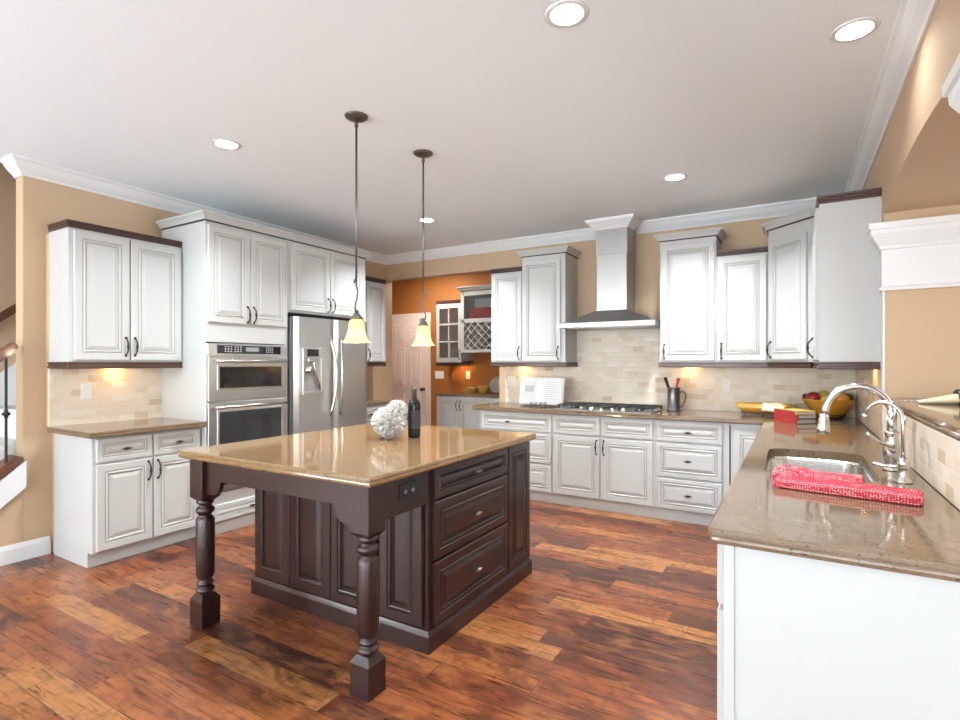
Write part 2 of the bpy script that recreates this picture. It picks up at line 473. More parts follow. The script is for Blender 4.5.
struct(MB().box(-5.9, -5.78, FRONT-.1, BY+.02, 0, 5.2).box(-5.78, LC-.12, .08, .2, CZ+.08, 5.2).box(-5.78, LC-.12, BY-.08, BY+.02, 0, 5.2).box(LC-.12, LC-.0, .08, BY+.02, CZ+.08, 5.2).box(-5.9, LC, .08, BY+.02, 5.2, 5.28), 'wall_stairwell', M['tan'], 'tan far wall of the stairwell', 'wall')
struct(MB().box(TH, 4.0, 1.50, 1.60, 0, CZ).box(4.0, 4.12, FRONT-.1, 6.9, 0, CZ).box(TH, 4.0, 6.8, 6.9, 0, CZ), 'wall_adjoining', M['tan'], 'tan walls of the adjoining room, near one added to shade the jamb', 'wall')  # near wall is added out of view to keep window light off the jamb
wf = MB(); xs = [-5.9]
for (wx, ww) in WINS: xs += [wx-ww/2, wx+ww/2]
xs += [4.0]
F0, F1 = FRONT, FRONT+.14
wf.box(-5.9, 4.0, F0, F1, 0, .25).box(-5.9, 4.0, F0, F1, 2.55, CZ)
for a, b_ in zip(xs[0::2], xs[1::2]): wf.box(a, b_, F0, F1, .25, 2.55)
struct(wf, 'wall_front', M['trim'], 'white window wall behind the viewpoint', 'wall')
for i, (wx, ww) in enumerate(WINS):
    f = MB(); x0, x1 = wx-ww/2, wx+ww/2
    f.box(x0, x0+.05, F0+.05, F1+.03, .25, 2.55).box(x1-.05, x1, F0+.05, F1+.03, .25, 2.55).box(x0, x1, F0+.05, F1+.03, .25, .31).box(x0, x1, F0+.05, F1+.03, 2.49, 2.55).box(wx-.02, wx+.02, F0+.05, F1+.02, .25, 2.55)
    struct(f, 'window_%d' % (i+1), M['trim'], 'white window frame in the front wall', 'window')

CROWN = [(0, -.105), (.012, -.105), (.016, -.094), (.020, -.088), (.030, -.080), (.050, -.060), (.066, -.036), (.074, -.022), (.084, -.016), (.090, -.012), (.092, 0), (0, 0)]
cr = MB().sweep([(LX-.12, WE), (LX, WE), (LC, BY), (RX, BY), (RX, 1.60)], CROWN, CZ)
struct(cr, 'trim_1', M['trim'], 'white crown moulding where the kitchen walls meet the ceiling', 'crown moulding')
BASE = [(0, 0), (.016, 0), (.016, .095), (.011, .11), (.006, .125), (0, .125)]
struct(MB().sweep([(LX, .75), (LX, 1.683)], BASE, 0), 'baseboard_left', M['trim'], 'white baseboard at the foot of the left wall', 'baseboard')
# white entablatures capping the jambs of the arched opening
ENT = [(0, 0), (.020, 0), (.022, .012), (.014, .022), (.010, .026), (.010, .235), (.022, .240), (.024, .256), (.030, .262), (.046, .285), (.064, .320), (.066, .345), (.076, .350), (.078, .382), (0, .382)]
struct(MB().sweep([(RX, 3.898), (RX, JF), (TH, JF)], ENT, 1.785), 'trim_2', M['trim'], 'white capital moulding on the far jamb of the arched opening', 'moulding')
struct(MB().sweep([(TH, JN), (RX, JN), (RX, 1.60)], ENT, 1.785), 'trim_3', M['trim'], 'white capital moulding on the near jamb of the arched opening', 'moulding')
struct(MB().box(RX-.006, RX+.0, JF-.004, 3.898, 1.166, 1.785).box(RX-.006, RX+.004, JF-.006, JF, 1.166, 1.785), 'trim_4', M['trim'], 'narrow white corner strip below the capital', 'trim')

struct(MB().box(-5.7, 3.9, FRONT+.16, -1.3, .001, .02), 'floor_bounce_carpet', M['carpet'], 'added pale carpet behind the viewpoint that bounces light upwards', 'floor')  # unseen carpet added to bounce sunlight up to the ceiling

# tiled backsplashes
struct(MB().prism([(CX-.02, 1.655), (CX+.008, 1.655), (CX+.008, 2.428), (CX-.02, 2.428)], .915, 1.375), 'wall_left_backsplash', M['tile_y'], 'beige stone tile backsplash on the left wall', 'backsplash')
bs = MB().box(-2.87, RX, BY-.010, BY, .915, 1.375).box(-2.005, -1.065, BY-.010, BY, 1.375, 1.74)
struct(bs, 'wall_back_backsplash', M['tile_x'], 'beige stone tile backsplash behind the cooktop', 'backsplash')
struct(MB().box(RX-.010, RX, 1.60, BY-.01, .915, 1.123).box(RX-.010, RX, JF+.0, BY-.01, 1.123, 1.375), 'wall_right_backsplash', M['tile_y'], 'beige stone tile backsplash behind the sink', 'backsplash')

# bar ledge of granite in the arched opening
bt = MB()
EDGE = [(0, 0), (-.004, -.0), (0, -.004), (.002, -.012), (-.002, -.018), (.003, -.024), (.004, -.032), (-.002, -.040)]
def slab(mb, pts, top, th=.040, hole=None, prof=None):
    """polished slab with a moulded edge; pts run so that 'right of travel' is outside (clockwise seen from above reversed)"""
    prof = prof or [(-.008, 0), (-.002, -.002), (0, -.007), (0, -.014), (-.004, -.017), (-.001, -.022), (0, -.028), (-.003, -.037), (-.008, -th)]
    b = bmesh.new(); P = [Vector(p) for p in pts]; n = len(P)
    def nrm(a, c):
        d = (c-a).normalized(); return Vector((d.y, -d.x))
    rings = []
    for o, u in prof:
        rg = []
        for i in range(n):
            n1, n2 = nrm(P[i-1], P[i]), nrm(P[i], P[(i+1) % n]); m = (n1+n2)/max(.2, 1+n1.dot(n2))
            rg.append(b.verts.new((P[i].x+m.x*o, P[i].y+m.y*o, top+u)))
        rings.append(rg)
    for a, d in zip(rings, rings[1:]):
        for j in range(n):
            f = b.faces.new((a[j], a[(j+1) % n], d[(j+1) % n], d[j])); f.smooth = False
    for rg, z in ((rings[0], top), (rings[-1], top-th)):
        ed = [b.edges.get((rg[j], rg[(j+1) % n])) for j in range(n)]
        if hole:
            hv = [b.verts.new((x, y, z)) for x, y in hole]
            ed += [b.edges.new((hv[j], hv[(j+1) % len(hv)])) for j in range(len(hv))]
            if z == top: h0 = hv
            else:
                for j in range(len(hv)): b.faces.new((h0[j], h0[(j+1) % len(hv)], hv[(j+1) % len(hv)], hv[j]))
        bmesh.ops.triangle_fill(b, edges=ed, use_beauty=True)
    bmesh.ops.recalc_face_normals(b, faces=b.faces)
    return mb._add(b)
def rrect(x0, x1, y0, y1, r, n=6):
    out = []
    for cx, cy, a in ((x1-r, y0+r, -90), (x1-r, y1-r, 0), (x0+r, y1-r, 90), (x0+r, y0+r, 180)):
        for k in range(n+1):
            t = R(a+90*k/n); out.append((cx+r*cos(t), cy+r*sin(t)))
    return out     # counter-clockwise: right of travel is outside
slab(bt, [(RX-.014, JN+.002), (TH+.05, JN+.002), (TH+.05, JF-.008), (RX-.014, JF-.008)], 1.166)
tag(bt.build('bar_ledge', M['granite']), 'brown granite bar ledge running through the arched opening above the sink tiles', 'ledge')

for i, (sx_, sy_, rz_) in enumerate(SIDE_FILL):  # frames added around the made-up side lamps, the walls have no openings
    f = MB(); xa = sx_-.02 if rz_ < 0 else sx_-.01; xb = xa+.03
    for ya, yb, za, zb in ((-.85, -.78, .45, 2.45), (.78, .85, .45, 2.45), (-.78, .78, .45, .52), (-.78, .78, 2.38, 2.45), (-.02, .02, .52, 2.38)):
        f.box(xa, xb, sy_+ya, sy_+yb, za, zb)
    struct(f, 'window_%d' % (i+5), M['trim'], 'added unseen white window frame around a side fill lamp', 'window')

# ------------------------------------------------------------------ stairs at the far left
sr = thing('stair_railing', 'dark wood stair handrail with a black iron baluster at the left edge', 'railing', (LX-.02, .9, 0))
def sl(y, z0): return z0+.85*(y-WE)
hr = MB(); xr = .03
pts = [(xr, y-.9, sl(y, 1.545-.035)) for y in (.55, 1.0, WE-.012)]
prof_r = MB()
def bar_along(mb, y0, y1, z0, wd, hh, xc, mi=0, r=.008):
    a = math.atan(.85); L = (y1-y0)/cos(a)
    mb.box(-wd/2, wd/2, 0, L, -hh/2, hh/2, mi, r, M=T((xc, y0-.9, sl(y0, z0)))@RX_(a), seg=2)
bar_along(hr, .55, WE-.045, 1.530, .062, .05, xr)
bar_along(hr, .55, WE-.045, 1.498, .04, .03, xr)
hr.build('handrail', M['railwood'], sr)
for yb in (1.435, 1.30, 1.165, 1.03):
    bl = MB(); bz = sl(yb, .77); tz = sl(yb, 1.49)
    bl.box(xr-.007, xr+.007, yb-.907, yb-.893, bz-.03, tz, 0, .002)
    km = (bz+tz)/2-.03
    bl.lathe([(.006, -.03), (.014, -.024), (.010, -.016), (.024, -.006), (.024, .006), (.010, .016), (.014, .024), (.006, .03)], (xr, yb-.9, km), 12)
    bl.build('baluster', M['blackmetal'], sr)
sk = MB(); a_ = math.atan(.85)
Mz = Matrix(((0, 0, 1, 0), (-1, 0, 0, 0), (0, 1, 0, 0), (0, 0, 0, 1)))
sk.prism([(-(WE+.004), kz(WE)-.005), (-.9, kz(.9)-.005), (-.9, kz(.9)-.19), (-(WE+.004), kz(WE)-.19)], LX+.001, LX+.045, M=Mz)
struct(sk, 'trim_5', M['trim'], 'white sloping skirt board on the low stair wall', 'trim')
cp = MB()
def bar2(mb, y0, y1, z0, wd, hh, xc, r=.006):
    L = (y1-y0)/cos(a_); mb.box(-wd/2, wd/2, 0, L, -hh/2, hh/2, 0, r, M=T((xc, y0, kz(y0)+z0))@RX_(a_), seg=2)
bar2(cp, .72, WE-.035, .052, .150, .024, LX-.03)
bar2(cp, .72, WE-.015, .026, .175, .03, LX-.03)
struct(cp, 'trim_6', M['railwood'], 'dark stained wood cap on the low stair wall', 'trim')
st = MB()
for k in range(9):
    y0 = .62+.26*k
    st.box(-5.775, LX-.13, y0, y0+.30, 0, .10+.22*k*.85/.72 if False else .12+.221*k, 0, .015)
struct(st, 'floor_stair', M['carpet'], 'grey carpeted stair steps behind the low wall', 'stairs')
fs = MB().prism([(-.4, .12), (-3.4, 2.67), (-3.4, 2.0), (-.4, -.0)], -5.777, -5.745, M=Mz)
struct(fs, 'trim_7', M['trim'], 'white skirt board on the stairwell far wall', 'trim')
hr2 = thing('wall_handrail', 'dark wood handrail fixed to the far stairwell wall', 'handrail', (-5.7, .8, 0))
m_ = MB(); L_ = 1.9/cos(a_)
m_.box(-.03, .03, 0, L_, -.03, .03, 0, .012, M=T((.0, 0, .945))@RX_(a_), seg=2)
m_.build('rail', M['railwood'], hr2)
for yb in (.3, 1.2):
    MB().tube([(-.08, yb, .80+.85*yb), (-.03, yb, .80+.85*yb), (0, yb, .92+.85*yb)], .009).build('bracket', M['bronze'], hr2)

# ------------------------------------------------------------------ cabinets
HAND = {}
def pull_mesh():
    if 'pull' not in HAND:
        m = MB(); n = 14; P = []; rad = []
        for k in range(n+1):
            u = -1+2*k/n
            P.append((0, -.032*(1-abs(u)**3.2)-.001, .064*u)); rad.append(.0046+.0046*max(0, 1-abs(u)*2.6))
        m.tube(P, rad, 8)
        for z in (-.064, .064): m.lathe([(.010, 0), (.009, .005), (.005, .010)], (0, 0, 0), 10, M=T((0, 0, z))@RX_(R(90)))
        for z in (-.030, .030): m.sphere((0, -.031, z), .0075, sub=1)
        o = m.build('handle', M['bronze']); HAND['pull'] = o.data; bpy.data.objects.remove(o)
    return HAND['pull']
def knob_mesh(silver=False):
    k_ = 'knob_s' if silver else 'knob'
    if k_ not in HAND:
        m = MB()
        m.lathe([(.006, 0), (.005, .012), (.006, .018)], (0, 0, 0), 10, M=RX_(R(90)))
        m.lathe([(.0, -.034), (.004, -.030), (.004, -.022), (.009, -.012), (.0115, 0), (.009, .012), (.004, .022), (.004, .030), (0, .034)], (0, 0, 0), 12, M=T((0, -.022, 0))@RY_(R(90)))
        o = m.build('knob', M['pewter'] if silver else M['bronze']); HAND[k_] = o.data; bpy.data.objects.remove(o)
    return HAND[k_]
def hardware(kind, x, z, parent):
    me = pull_mesh() if kind == 'pull' else knob_mesh(kind == 'silver')
    o = bpy.data.objects.new('handle' if kind == 'pull' else 'knob', me); COL.objects.link(o)
    o.parent = parent; o.location = (x, 0, z); return o

WC_CROWN = [(0, 0), (.006, 0), (.006, .008), (.012, .010), (.016, .018), (.028, .034), (.042, .046), (.047, .049), (.052, .053), (.052, .064), (0, .064)]
WC_MATS = [1, 1, 1, 0, 0, 0, 0, 0, 0, 0, 0]
DK_CROWN = [(0, 0), (.005, 0), (.005, .014), (.002, .016), (.008, .020), (.008, .032), (.004, .034), (.011, .038), (.012, .050), (0, .050)]
RAIL = [(-.02, -.046), (.008, -.046), (.012, -.040), (.012, -.030), (.006, -.026), (.006, -.014), (.012, -.010), (.012, 0), (-.02, 0)]

def cabinet(name, label, cat, loc, rz, w_, d, h, fronts, group=None, toe=False, crown=None, rail=None, bodybox=None, wood='white', recess=.02):
    """root at the back left bottom corner; front looks along local -y; fronts lie on y=-d. z in fronts is absolute"""
    t = thing(name, label, cat, loc, rz, group)
    z0 = loc[2]; b = MB()
    mw, mg = M[wood], M['glaze'] if wood == 'white' else M['espresso_line']
    if bodybox: 
        for q in bodybox: b.box(*q, bev=.0015)
    else: b.box(0, w_, -d, -.001, .1 if toe else 0, h, 0, .0015)
    b.build('body', [mw, mg], t)
    if toe:
        a, c = toe if isinstance(toe, tuple) else (0, w_)
        MB().box(a, c, -d+recess, -.001, .0005, .1).build('toe_kick', mw, t)
    for f in fronts:
        kind, x0, x1, za, zb = f[:5]
        p = bpy.data.objects.new(kind, None)
        m = MB().raised(x1-x0, zb-za, .02, .05 if kind != 'drawer' else .034)
        o = m.build(kind, [mw, mg], t, (x0, -d, za-z0))
        for hw in f[5:]:
            hk, hx, hz = hw; hardware(hk, hx-x0, hz-za, o).location.y = -.0195
    if crown:
        path, style, cz = crown
        if style == 'white': MB().sweep(path, WC_CROWN, cz-z0, mats=WC_MATS).build('crown_molding', [mw, M['glaze_gap_line']], t)
        else: MB().sweep(path, DK_CROWN, cz-z0).build('crown_molding', M['darkwood'], t)['label'] = 'dark brown stepped crown'
    if rail:
        MB().sweep(rail, RAIL, 0).build('light_rail', M['darkwood'], t)['label'] = 'dark brown light rail'
    return t
def LFR(w_, d): return [(0, -.002), (0, -d), (w_, -d), (w_, -.002)]
def LF(w_, d): return [(0, -.002), (0, -d), (w_, -d)]
def FR(w_, d): return [(0, -d), (w_, -d), (w_, -.002)]
def FO(w_, d): return [(0, -d), (w_, -d)]
UB = 1.372; GU, GB = 'white wall cabinets', 'white base cabinets'
# --- left wall (local x runs towards the back wall)
d = .295; y0 = 1.655; W = 2.428-1.655
cabinet('wall_cabinet', 'white two door wall cabinet with dark crown beside the stairs', 'cabinet', (CX, y0, UB), R(90), W, d, 2.29-UB,
        [('door', .028, .378, 1.385, 2.275, ('pull', .352, 1.485)), ('door', .388, W-.012, 1.385, 2.275, ('pull', .414, 1.485))], GU,
        crown=(LF(W, d), 'dark', 2.29), rail=LF(W, d))
d = .557; y0 = 1.685; W = 2.428-1.685
cabinet('base_cabinet', 'white base cabinet with two drawers over two doors at the stairs end of the kitchen', 'cabinet', (CX, y0, 0), R(90), W, d, .874,
        [('drawer', .02, .372, .70, .858, ('knob', .196, .779)), ('drawer', .384, W-.015, .70, .858, ('knob', .556, .779)),
         ('door', .02, .372, .112, .686, ('pull', .345, .60)), ('door', .384, W-.015, .112, .686, ('pull', .411, .60))], GB, toe=True, recess=.06)
m_ = MB(); slab(m_, [(CX+.009, 1.64), (-3.905, 1.64), (-3.905, 2.429), (CX+.009, 2.429)], .914)
tag(m_.build('countertop', M['granite']), 'short brown granite countertop left of the wall oven', 'countertop')
# tall oven housing
d = .610; y0 = 2.43; W = .775
cabinet('oven_cabinet', 'tall white cabinet housing the wall oven with two doors above and a drawer below', 'cabinet', (CX, y0, 0), R(90), W, d, 2.47,
        [('door', .018, .384, 1.685, 2.445, ('pull', .358, 1.765)), ('door', .390, W-.014, 1.685, 2.445, ('pull', .416, 1.765)),
         ('drawer', .03, W-.03, .112, .245, ('knob', W/2, .18))], 'tall white cabinets', toe=True,
        bodybox=[(0, .005, -d, -.001, .1, 2.47), (W-.034, W, -d, -.001, .1, 2.47), (.005, W-.034, -d, -.001, 1.53, 2.47), (.005, W-.034, -d, -.001, .1, .335), (.005, W-.034, -.03, -.001, .335, 1.53)],
        crown=(LF(W, d), 'white', 2.47))
y0 = 3.207; W = 1.003
cabinet('refrigerator_cabinet', 'white cabinet with two doors bridging over the steel refrigerator', 'cabinet', (CX, y0, 0), R(90), W, d, 2.47,
        [('door', .03, .490, 1.845, 2.445, ('pull', .462, 1.925)), ('door', .496, W-.03, 1.845, 2.445, ('pull', .524, 1.925))], 'tall white cabinets',
        bodybox=[(0, W, -d, -.001, 1.825, 2.47), (W-.02, W, -d, -.001, .0005, 1.825)], crown=([(0, -d), (W, -d), (W, -.30)], 'white', 2.47))
# narrow cabinets between refrigerator and corner
d = .400; y0 = 4.222; W = .665
cabinet('wall_cabinet', 'narrow white wall cabinet between the refrigerator and the pantry opening', 'cabinet', (LC+.025, y0, UB), R(90), W, d, 2.315-UB,
        [('door', .012, .318, 1.385, 2.30, ('pull', .29, 1.46)), ('door', .324, W-.012, 1.385, 2.30, ('pull', .352, 1.46))], GU,
        crown=(FR(W, d), 'dark', 2.315), rail=FR(W, d))
d = .440
cabinet('base_cabinet', 'shallow white base cabinet right of the refrigerator', 'cabinet', (LC+.025, y0, 0), R(90), W, d, .874,
        [('drawer', .015, W-.015, .70, .858, ('knob', W/2, .779)), ('door', .015, .322, .112, .686, ('pull', .295, .6)), ('door', .33, W-.015, .112, .686, ('pull', .36, .6))], GB, toe=True)
m_ = MB(); slab(m_, [(LC+.035, 4.222), (-4.165, 4.222), (-4.165, 4.92), (LC+.035, 4.92)], .914)
tag(m_.build('countertop', M['granite']), 'small brown granite countertop right of the refrigerator', 'countertop')
struct(MB().box(LC+.0, LC+.034, 4.225, 4.91, .915, 1.33), 'wall_left_backsplash.001', M['tile_y'], 'beige stone tile backsplash right of the refrigerator', 'backsplash')

# --- back wall uppers
d = .33
W = 2.872-2.488
cabinet('wall_cabinet', 'shorter white wall cabinet at the left end of the back wall beside the pantry opening', 'cabinet', (-2.872, BY, UB), 0, W, d, 2.345-UB,
        [('door', .012, W-.006, 1.385, 2.33, ('pull', W-.035, 1.47))], GU, crown=(LF(W, d), 'dark', 2.345), rail=[(0, -.002), (0, -d), (W, -d)])
W = .486; d = .345
cabinet('wall_cabinet', 'tall white wall cabinet with white crown left of the range hood', 'cabinet', (-2.487, BY, UB), 0, W, d, 2.482-UB,
        [('door', .008, W-.045, 1.385, 2.44, ('pull', W-.072, 1.47))], GU, crown=(LFR(W, d), 'white', 2.482), rail=[(0, -d), (W, -d), (W, -.012)])
W = .478
cabinet('wall_cabinet', 'tall white wall cabinet with white crown right of the range hood', 'cabinet', (-1.070, BY, UB), 0, W, d, 2.480-UB,
        [('door', .018, W-.012, 1.385, 2.44, ('pull', .042, 1.47))], GU, crown=(LFR(W, d), 'white', 2.480), rail=[(0, -.012), (0, -d), (W, -d)])
W = .398; d = .335
cabinet('wall_cabinet', 'shorter white wall cabinet with dark crown left of the diagonal corner cabinet', 'cabinet', (-.591, BY, UB), 0, W, d, 2.30-UB,
        [('door', .014, W-.010, 1.385, 2.282, ('pull', .04, 1.47))], GU, crown=(FO(W, d), 'dark', 2.30), rail=FO(W, d))
# diagonal corner
t = thing('corner_wall_cabinet', 'tall diagonal white corner wall cabinet with white crown', 'cabinet', (-.19, 5.065, UB), R(-45), GU)
ang = R(45)
def loc45(x, y):
    dx, dy = x+.19, y-5.065; return (dx*cos(ang)-dy*sin(ang), dx*sin(ang)+dy*cos(ang))
poly = [loc45(*p) for p in ((-.19, 5.398), (-.19, 5.065), (.112, 4.763), (RX-.002, 4.763), (RX-.002, 5.398))]
MB().prism(poly, 0, 2.472-UB).build('body', M['white'], t)
DW = .427
o = MB().raised(DW-.05, .985, .02, .05).build('door', [M['white'], M['glaze']], t, (.016, 0, .018)); hardware('pull', .030, .085, o).location.y = -.0195
MB().sweep([poly[0], poly[1], poly[2], poly[3]], WC_CROWN, 2.472-UB, mats=WC_MATS).build('crown_molding', [M['white'], M['glaze_gap_line']], t)
MB().sweep([poly[1], poly[2]], RAIL, 0).build('light_rail', M['darkwood'], t)['label'] = 'dark brown light rail'
# right wall upper, its bare side towards the viewer
W = 4.762-3.902; d = .315
cabinet('wall_cabinet', 'white wall cabinet on the right wall showing its plain side panel and dark crown', 'cabinet', (RX, 4.762, UB), R(-90), W, d, 2.352-UB,
        [('door', .02, W/2-.004, 1.385, 2.33, ('pull', W/2-.03, 1.47)), ('door', W/2+.004, W-.008, 1.385, 2.33, ('pull', W/2+.03, 1.47))], GU,
        crown=(FR(W, d), 'dark', 2.352), rail=FR(W, d))

# --- back wall base run
d = .635; FZ = BY
def dr3(w_, a=.018, b_=.012): 
    return [('drawer', a, w_-b_, .690, .858, ('knob', (a+w_-b_)/2, .774)), ('drawer', a, w_-b_, .385, .672, ('knob', (a+w_-b_)/2, .53)), ('drawer', a, w_-b_, .108, .367, ('knob', (a+w_-b_)/2, .24))]
W = 2.83-2.015
cabinet('base_cabinet', 'white three drawer base cabinet at the left end below the cookbook', 'cabinet', (-2.83, BY, 0), 0, W, d, .874,
        [('drawer', .03, W-.012, .690, .858, ('knob', .34, .774)), ('drawer', .03, W-.012, .385, .672, ('knob', .34, .53)), ('drawer', .03, W-.012, .108, .367, ('knob', .34, .24))], GB, toe=True)
W = 2.015-1.055
cabinet('base_cabinet', 'wide white base cabinet with two doors directly below the cooktop', 'cabinet', (-2.015, BY, 0), 0, W, d, .874,
        [('drawer', .014, .470, .690, .858), ('drawer', .484, W-.012, .690, .858), ('door', .014, .470, .108, .672, ('pull', .442, .585)), ('door', .484, W-.012, .108, .672, ('pull', .512, .585))], GB, toe=True)
W = 1.055-.500
cabinet('base_cabinet', 'white three drawer base cabinet right of the cooktop', 'cabinet', (-1.055, BY, 0), 0, W, d, .874, dr3(W), GB, toe=True)
W = .500+.192
cabinet('corner_base_cabinet', 'white corner base cabinet with one framed door where the counters meet', 'cabinet', (-.500, BY, 0), 0, W, d, .874,
        [('door', .072, W-.035, .108, .83, ('knob', W-.08, .58))], GB, toe=True)
MB().box(.040, .052, -d-.0015, -d, .108, .858).build('gap_strip', M['glaze_gap_line'], COL.objects[-1] if False else [o for o in COL.objects if o.name == 'corner_base_cabinet'][0])  # dark strip painted in place of the shaded gap at the corner door
# --- peninsula base run (local x runs towards the viewer)
d = RX+.168
for (ya, yb, lab, fr) in (
    (4.705, 3.45, 'white peninsula base cabinet with drawers next to the corner', [('drawer', .62, 1.243, .690, .858, ('knob', .93, .774)), ('drawer', .62, 1.243, .385, .672, ('knob', .93, .53)), ('drawer', .62, 1.243, .108, .367, ('knob', .93, .24))]),
    (3.448, 2.26, 'white peninsula base cabinet with two doors under the sink', [('drawer', .014, .588, .690, .858), ('drawer', .60, 1.174, .690, .858), ('door', .014, .588, .108, .672, ('pull', .56, .585)), ('door', .60, 1.174, .108, .672, ('pull', .628, .585))]),
    (2.258, 1.602, 'white peninsula base cabinet ending in a broad plain end panel at lower right', [('drawer', .014, .636, .690, .858, ('knob', .325, .774)), ('door', .014, .636, .108, .672, ('pull', .05, .585))])):
    W = ya-yb
    bb = None
    if 'sink' in lab: bb = [(0, W, -d, -d+.02, .1, .874), (0, .02, -d, -.001, .1, .874), (W-.02, W, -d, -.001, .1, .874), (0, W, -d, -.001, .1, .12)]
    t = cabinet('base_cabinet', lab, 'cabinet', (RX, ya, 0), R(-90), W, d, .874, fr, GB, toe=True, bodybox=bb)
    if 'end panel' in lab:
        e = MB().box(W, W+.012, -d, -.001, .0005, .874, 0, .001).box(W+.012, W+.018, -d, -d+.028, .0005, .874, 0, .002)
        e.build('end_panel', M['white'], t)

# --- L-shaped countertop with the sink cut-out
SKX0, SKX1, SKY0, SKY1 = -.115, .285, 2.46, 3.22
out = []
def arc(cx, cy, r, a0, a1, n=6): return [(cx+r*cos(R(a0+(a1-a0)*k/n)), cy+r*sin(R(a0+(a1-a0)*k/n))) for k in range(n+1)]
XE = RX-.011
pts = [(-2.945, 5.389)] + arc(-2.945+.10, 4.722+.10, .10, 180, 270) + [(-.208, 4.722)] + arc(-.208+.03, 1.555+.03, .03, 180, 270) + [(XE, 1.555), (XE, 5.389)]
m_ = MB(); slab(m_, pts, .914, hole=rrect(SKX0, SKX1, SKY0, SKY1, .09))
tag(m_.build('countertop', M['granite']), 'long L-shaped brown granite countertop holding the cooktop and the sink', 'countertop')
# ------------------------------------------------------------------ island
isl = thing('kitchen_island', 'dark espresso wood kitchen island with turned front legs', 'island', (-2.72, 1.59, 0))
ox, oy = -2.72, 1.59
def L(x0, x1, y0, y1): return (x0-ox, x1-ox, y0-oy, y1-oy)
IX0, IX1, IY0, IY1 = -2.745, -1.49, 2.02, 3.105
ES = [M['espresso'], M['espresso_line']]
MB().box(*L(IX0, IX1, IY0, IY1), .1, .872, 0, .002).build('body', ES, isl)
PL = [(0, 0), (.022, 0), (.022, .078), (.016, .088), (.010, .10), (0, .10)]
MB().sweep([(IX0-ox, IY1-oy), (IX0-ox, IY0-oy), (IX1-ox, IY0-oy), (IX1-ox, IY1-oy)][::1], PL, .0005, closed=True).build('plinth', ES, isl)
for (xa, xb) in ((-2.738, -2.440), (-2.432, -2.120), (-2.112, -1.800), (-1.772, -1.512)):
    MB().raised(xb-xa, .745, .02, .05).build('panel', ES, isl, (xa-ox, IY0-oy, .112))
ds = T((IX1-ox, 0, 0))@RZ_(R(90))
def iside(kind, ya, yb, za, zb, hw=None):
    o = MB().raised(yb-ya, zb-za, .022, .045 if kind == 'drawer' else .05).build(kind, ES, isl, (IX1-ox, ya-oy, za))
    o.rotation_euler = (0, 0, R(90))
    if hw:
        k = hardware(hw, (yb-ya)/2, (zb-za)/2, o); k.location.y = -.0205
iside('drawer', 2.050, 2.795, .712, .862, 'silver'); iside('drawer', 2.050, 2.795, .425, .700, 'silver'); iside('drawer', 2.050, 2.795, .112, .413, 'silver')
iside('panel', 2.808, 3.098, .112, .862)
for (xa, xb) in ((-2.70, -2.32), (-2.31, -1.91), (-1.90, -1.50)):
    o = MB().raised(xb-xa, .745, .02, .05).build('door', ES, isl, (xb-ox, IY1-oy, .112)); o.rotation_euler = (0, 0, R(180))
    hardware('pull', .03, .66, o).location.y = -.0195
def island_leg(cx, cy):
    m = MB(); s = .0525
    m.box(cx-s, cx+s, cy-s, cy+s, .668, .872, 0, .003)
    # tapered top-block shoulders and bottom block with chamfered top
    def frus(za, zb, sa, sb):
        b = bmesh.new(); lo = [b.verts.new((cx+sx*sa, cy+sy*sa, za)) for sx, sy in ((-1, -1), (1, -1), (1, 1), (-1, 1))]; hi = [b.verts.new((cx+sx*sb, cy+sy*sb, zb)) for sx, sy in ((-1, -1), (1, -1), (1, 1), (-1, 1))]
        b.faces.new(lo[::-1]); b.faces.new(hi)
        for k in range(4): b.faces.new((lo[k], lo[(k+1) % 4], hi[(k+1) % 4], hi[k]))
        bmesh.ops.recalc_face_normals(b, faces=b.faces); m._add(b)
    frus(.650, .669, .034, s)
    m.box(cx-s, cx+s, cy-s, cy+s, .0005, .138, 0, .003)
    frus(.137, .165, s, .032)
    m.lathe([(.030, .160), (.036, .168), (.044, .176), (.046, .186), (.040, .196), (.032, .200), (.032, .206), (.040, .212), (.042, .220), (.036, .228), (.031, .233), (.034, .240), (.042, .250), (.0455, .262),
             (.0465, .40), (.0455, .545), (.042, .556), (.034, .566), (.031, .572), (.036, .580), (.045, .590), (.046, .602), (.040, .612), (.031, .618), (.031, .626), (.042, .634), (.043, .644), (.034, .655)], (cx, cy, 0), 28, caps=False)
    m.build('leg', ES, isl)
LGX0, LGX1, LGY = -2.655-ox, -1.520-ox, 1.645-oy
island_leg(LGX0, LGY); island_leg(LGX1, LGY)
# front apron with curved brackets at both legs, side aprons
XA, XB = LGX0+.0525, LGX1-.0525
def apron_poly(a, b, ztop, zb, dz, rr, both=True):
    P = [(a, ztop), (a, zb-dz)]
    P += [(a+.05, zb-dz)] + [(a+.05+rr*sin(R(90*k/6)), zb-dz+dz*(1-cos(R(90*k/6)))) for k in range(1, 7)]
    if both:
        P += [(b-.05-rr*sin(R(90*k/6)), zb-dz+dz*(1-cos(R(90*k/6)))) for k in range(6, 0, -1)] + [(b-.05, zb-dz), (b, zb-dz)]
    else: P += [(b, zb)]
    return P+[(b, ztop)]
Mxz = Matrix(((1, 0, 0, 0), (0, 0, -1, 0), (0, 1, 0, 0), (0, 0, 0, 1)))
MB().prism(apron_poly(XA, XB, .872, .765, .075, .07), -.022, 0, M=T((0, LGY-.028, 0))@Mxz).build('apron', ES, isl)
Myz = Matrix(((0, 0, 1, 0), (1, 0, 0, 0), (0, 1, 0, 0), (0, 0, 0, 1)))
YA, YB = LGY+.0525, IY0-oy-.001
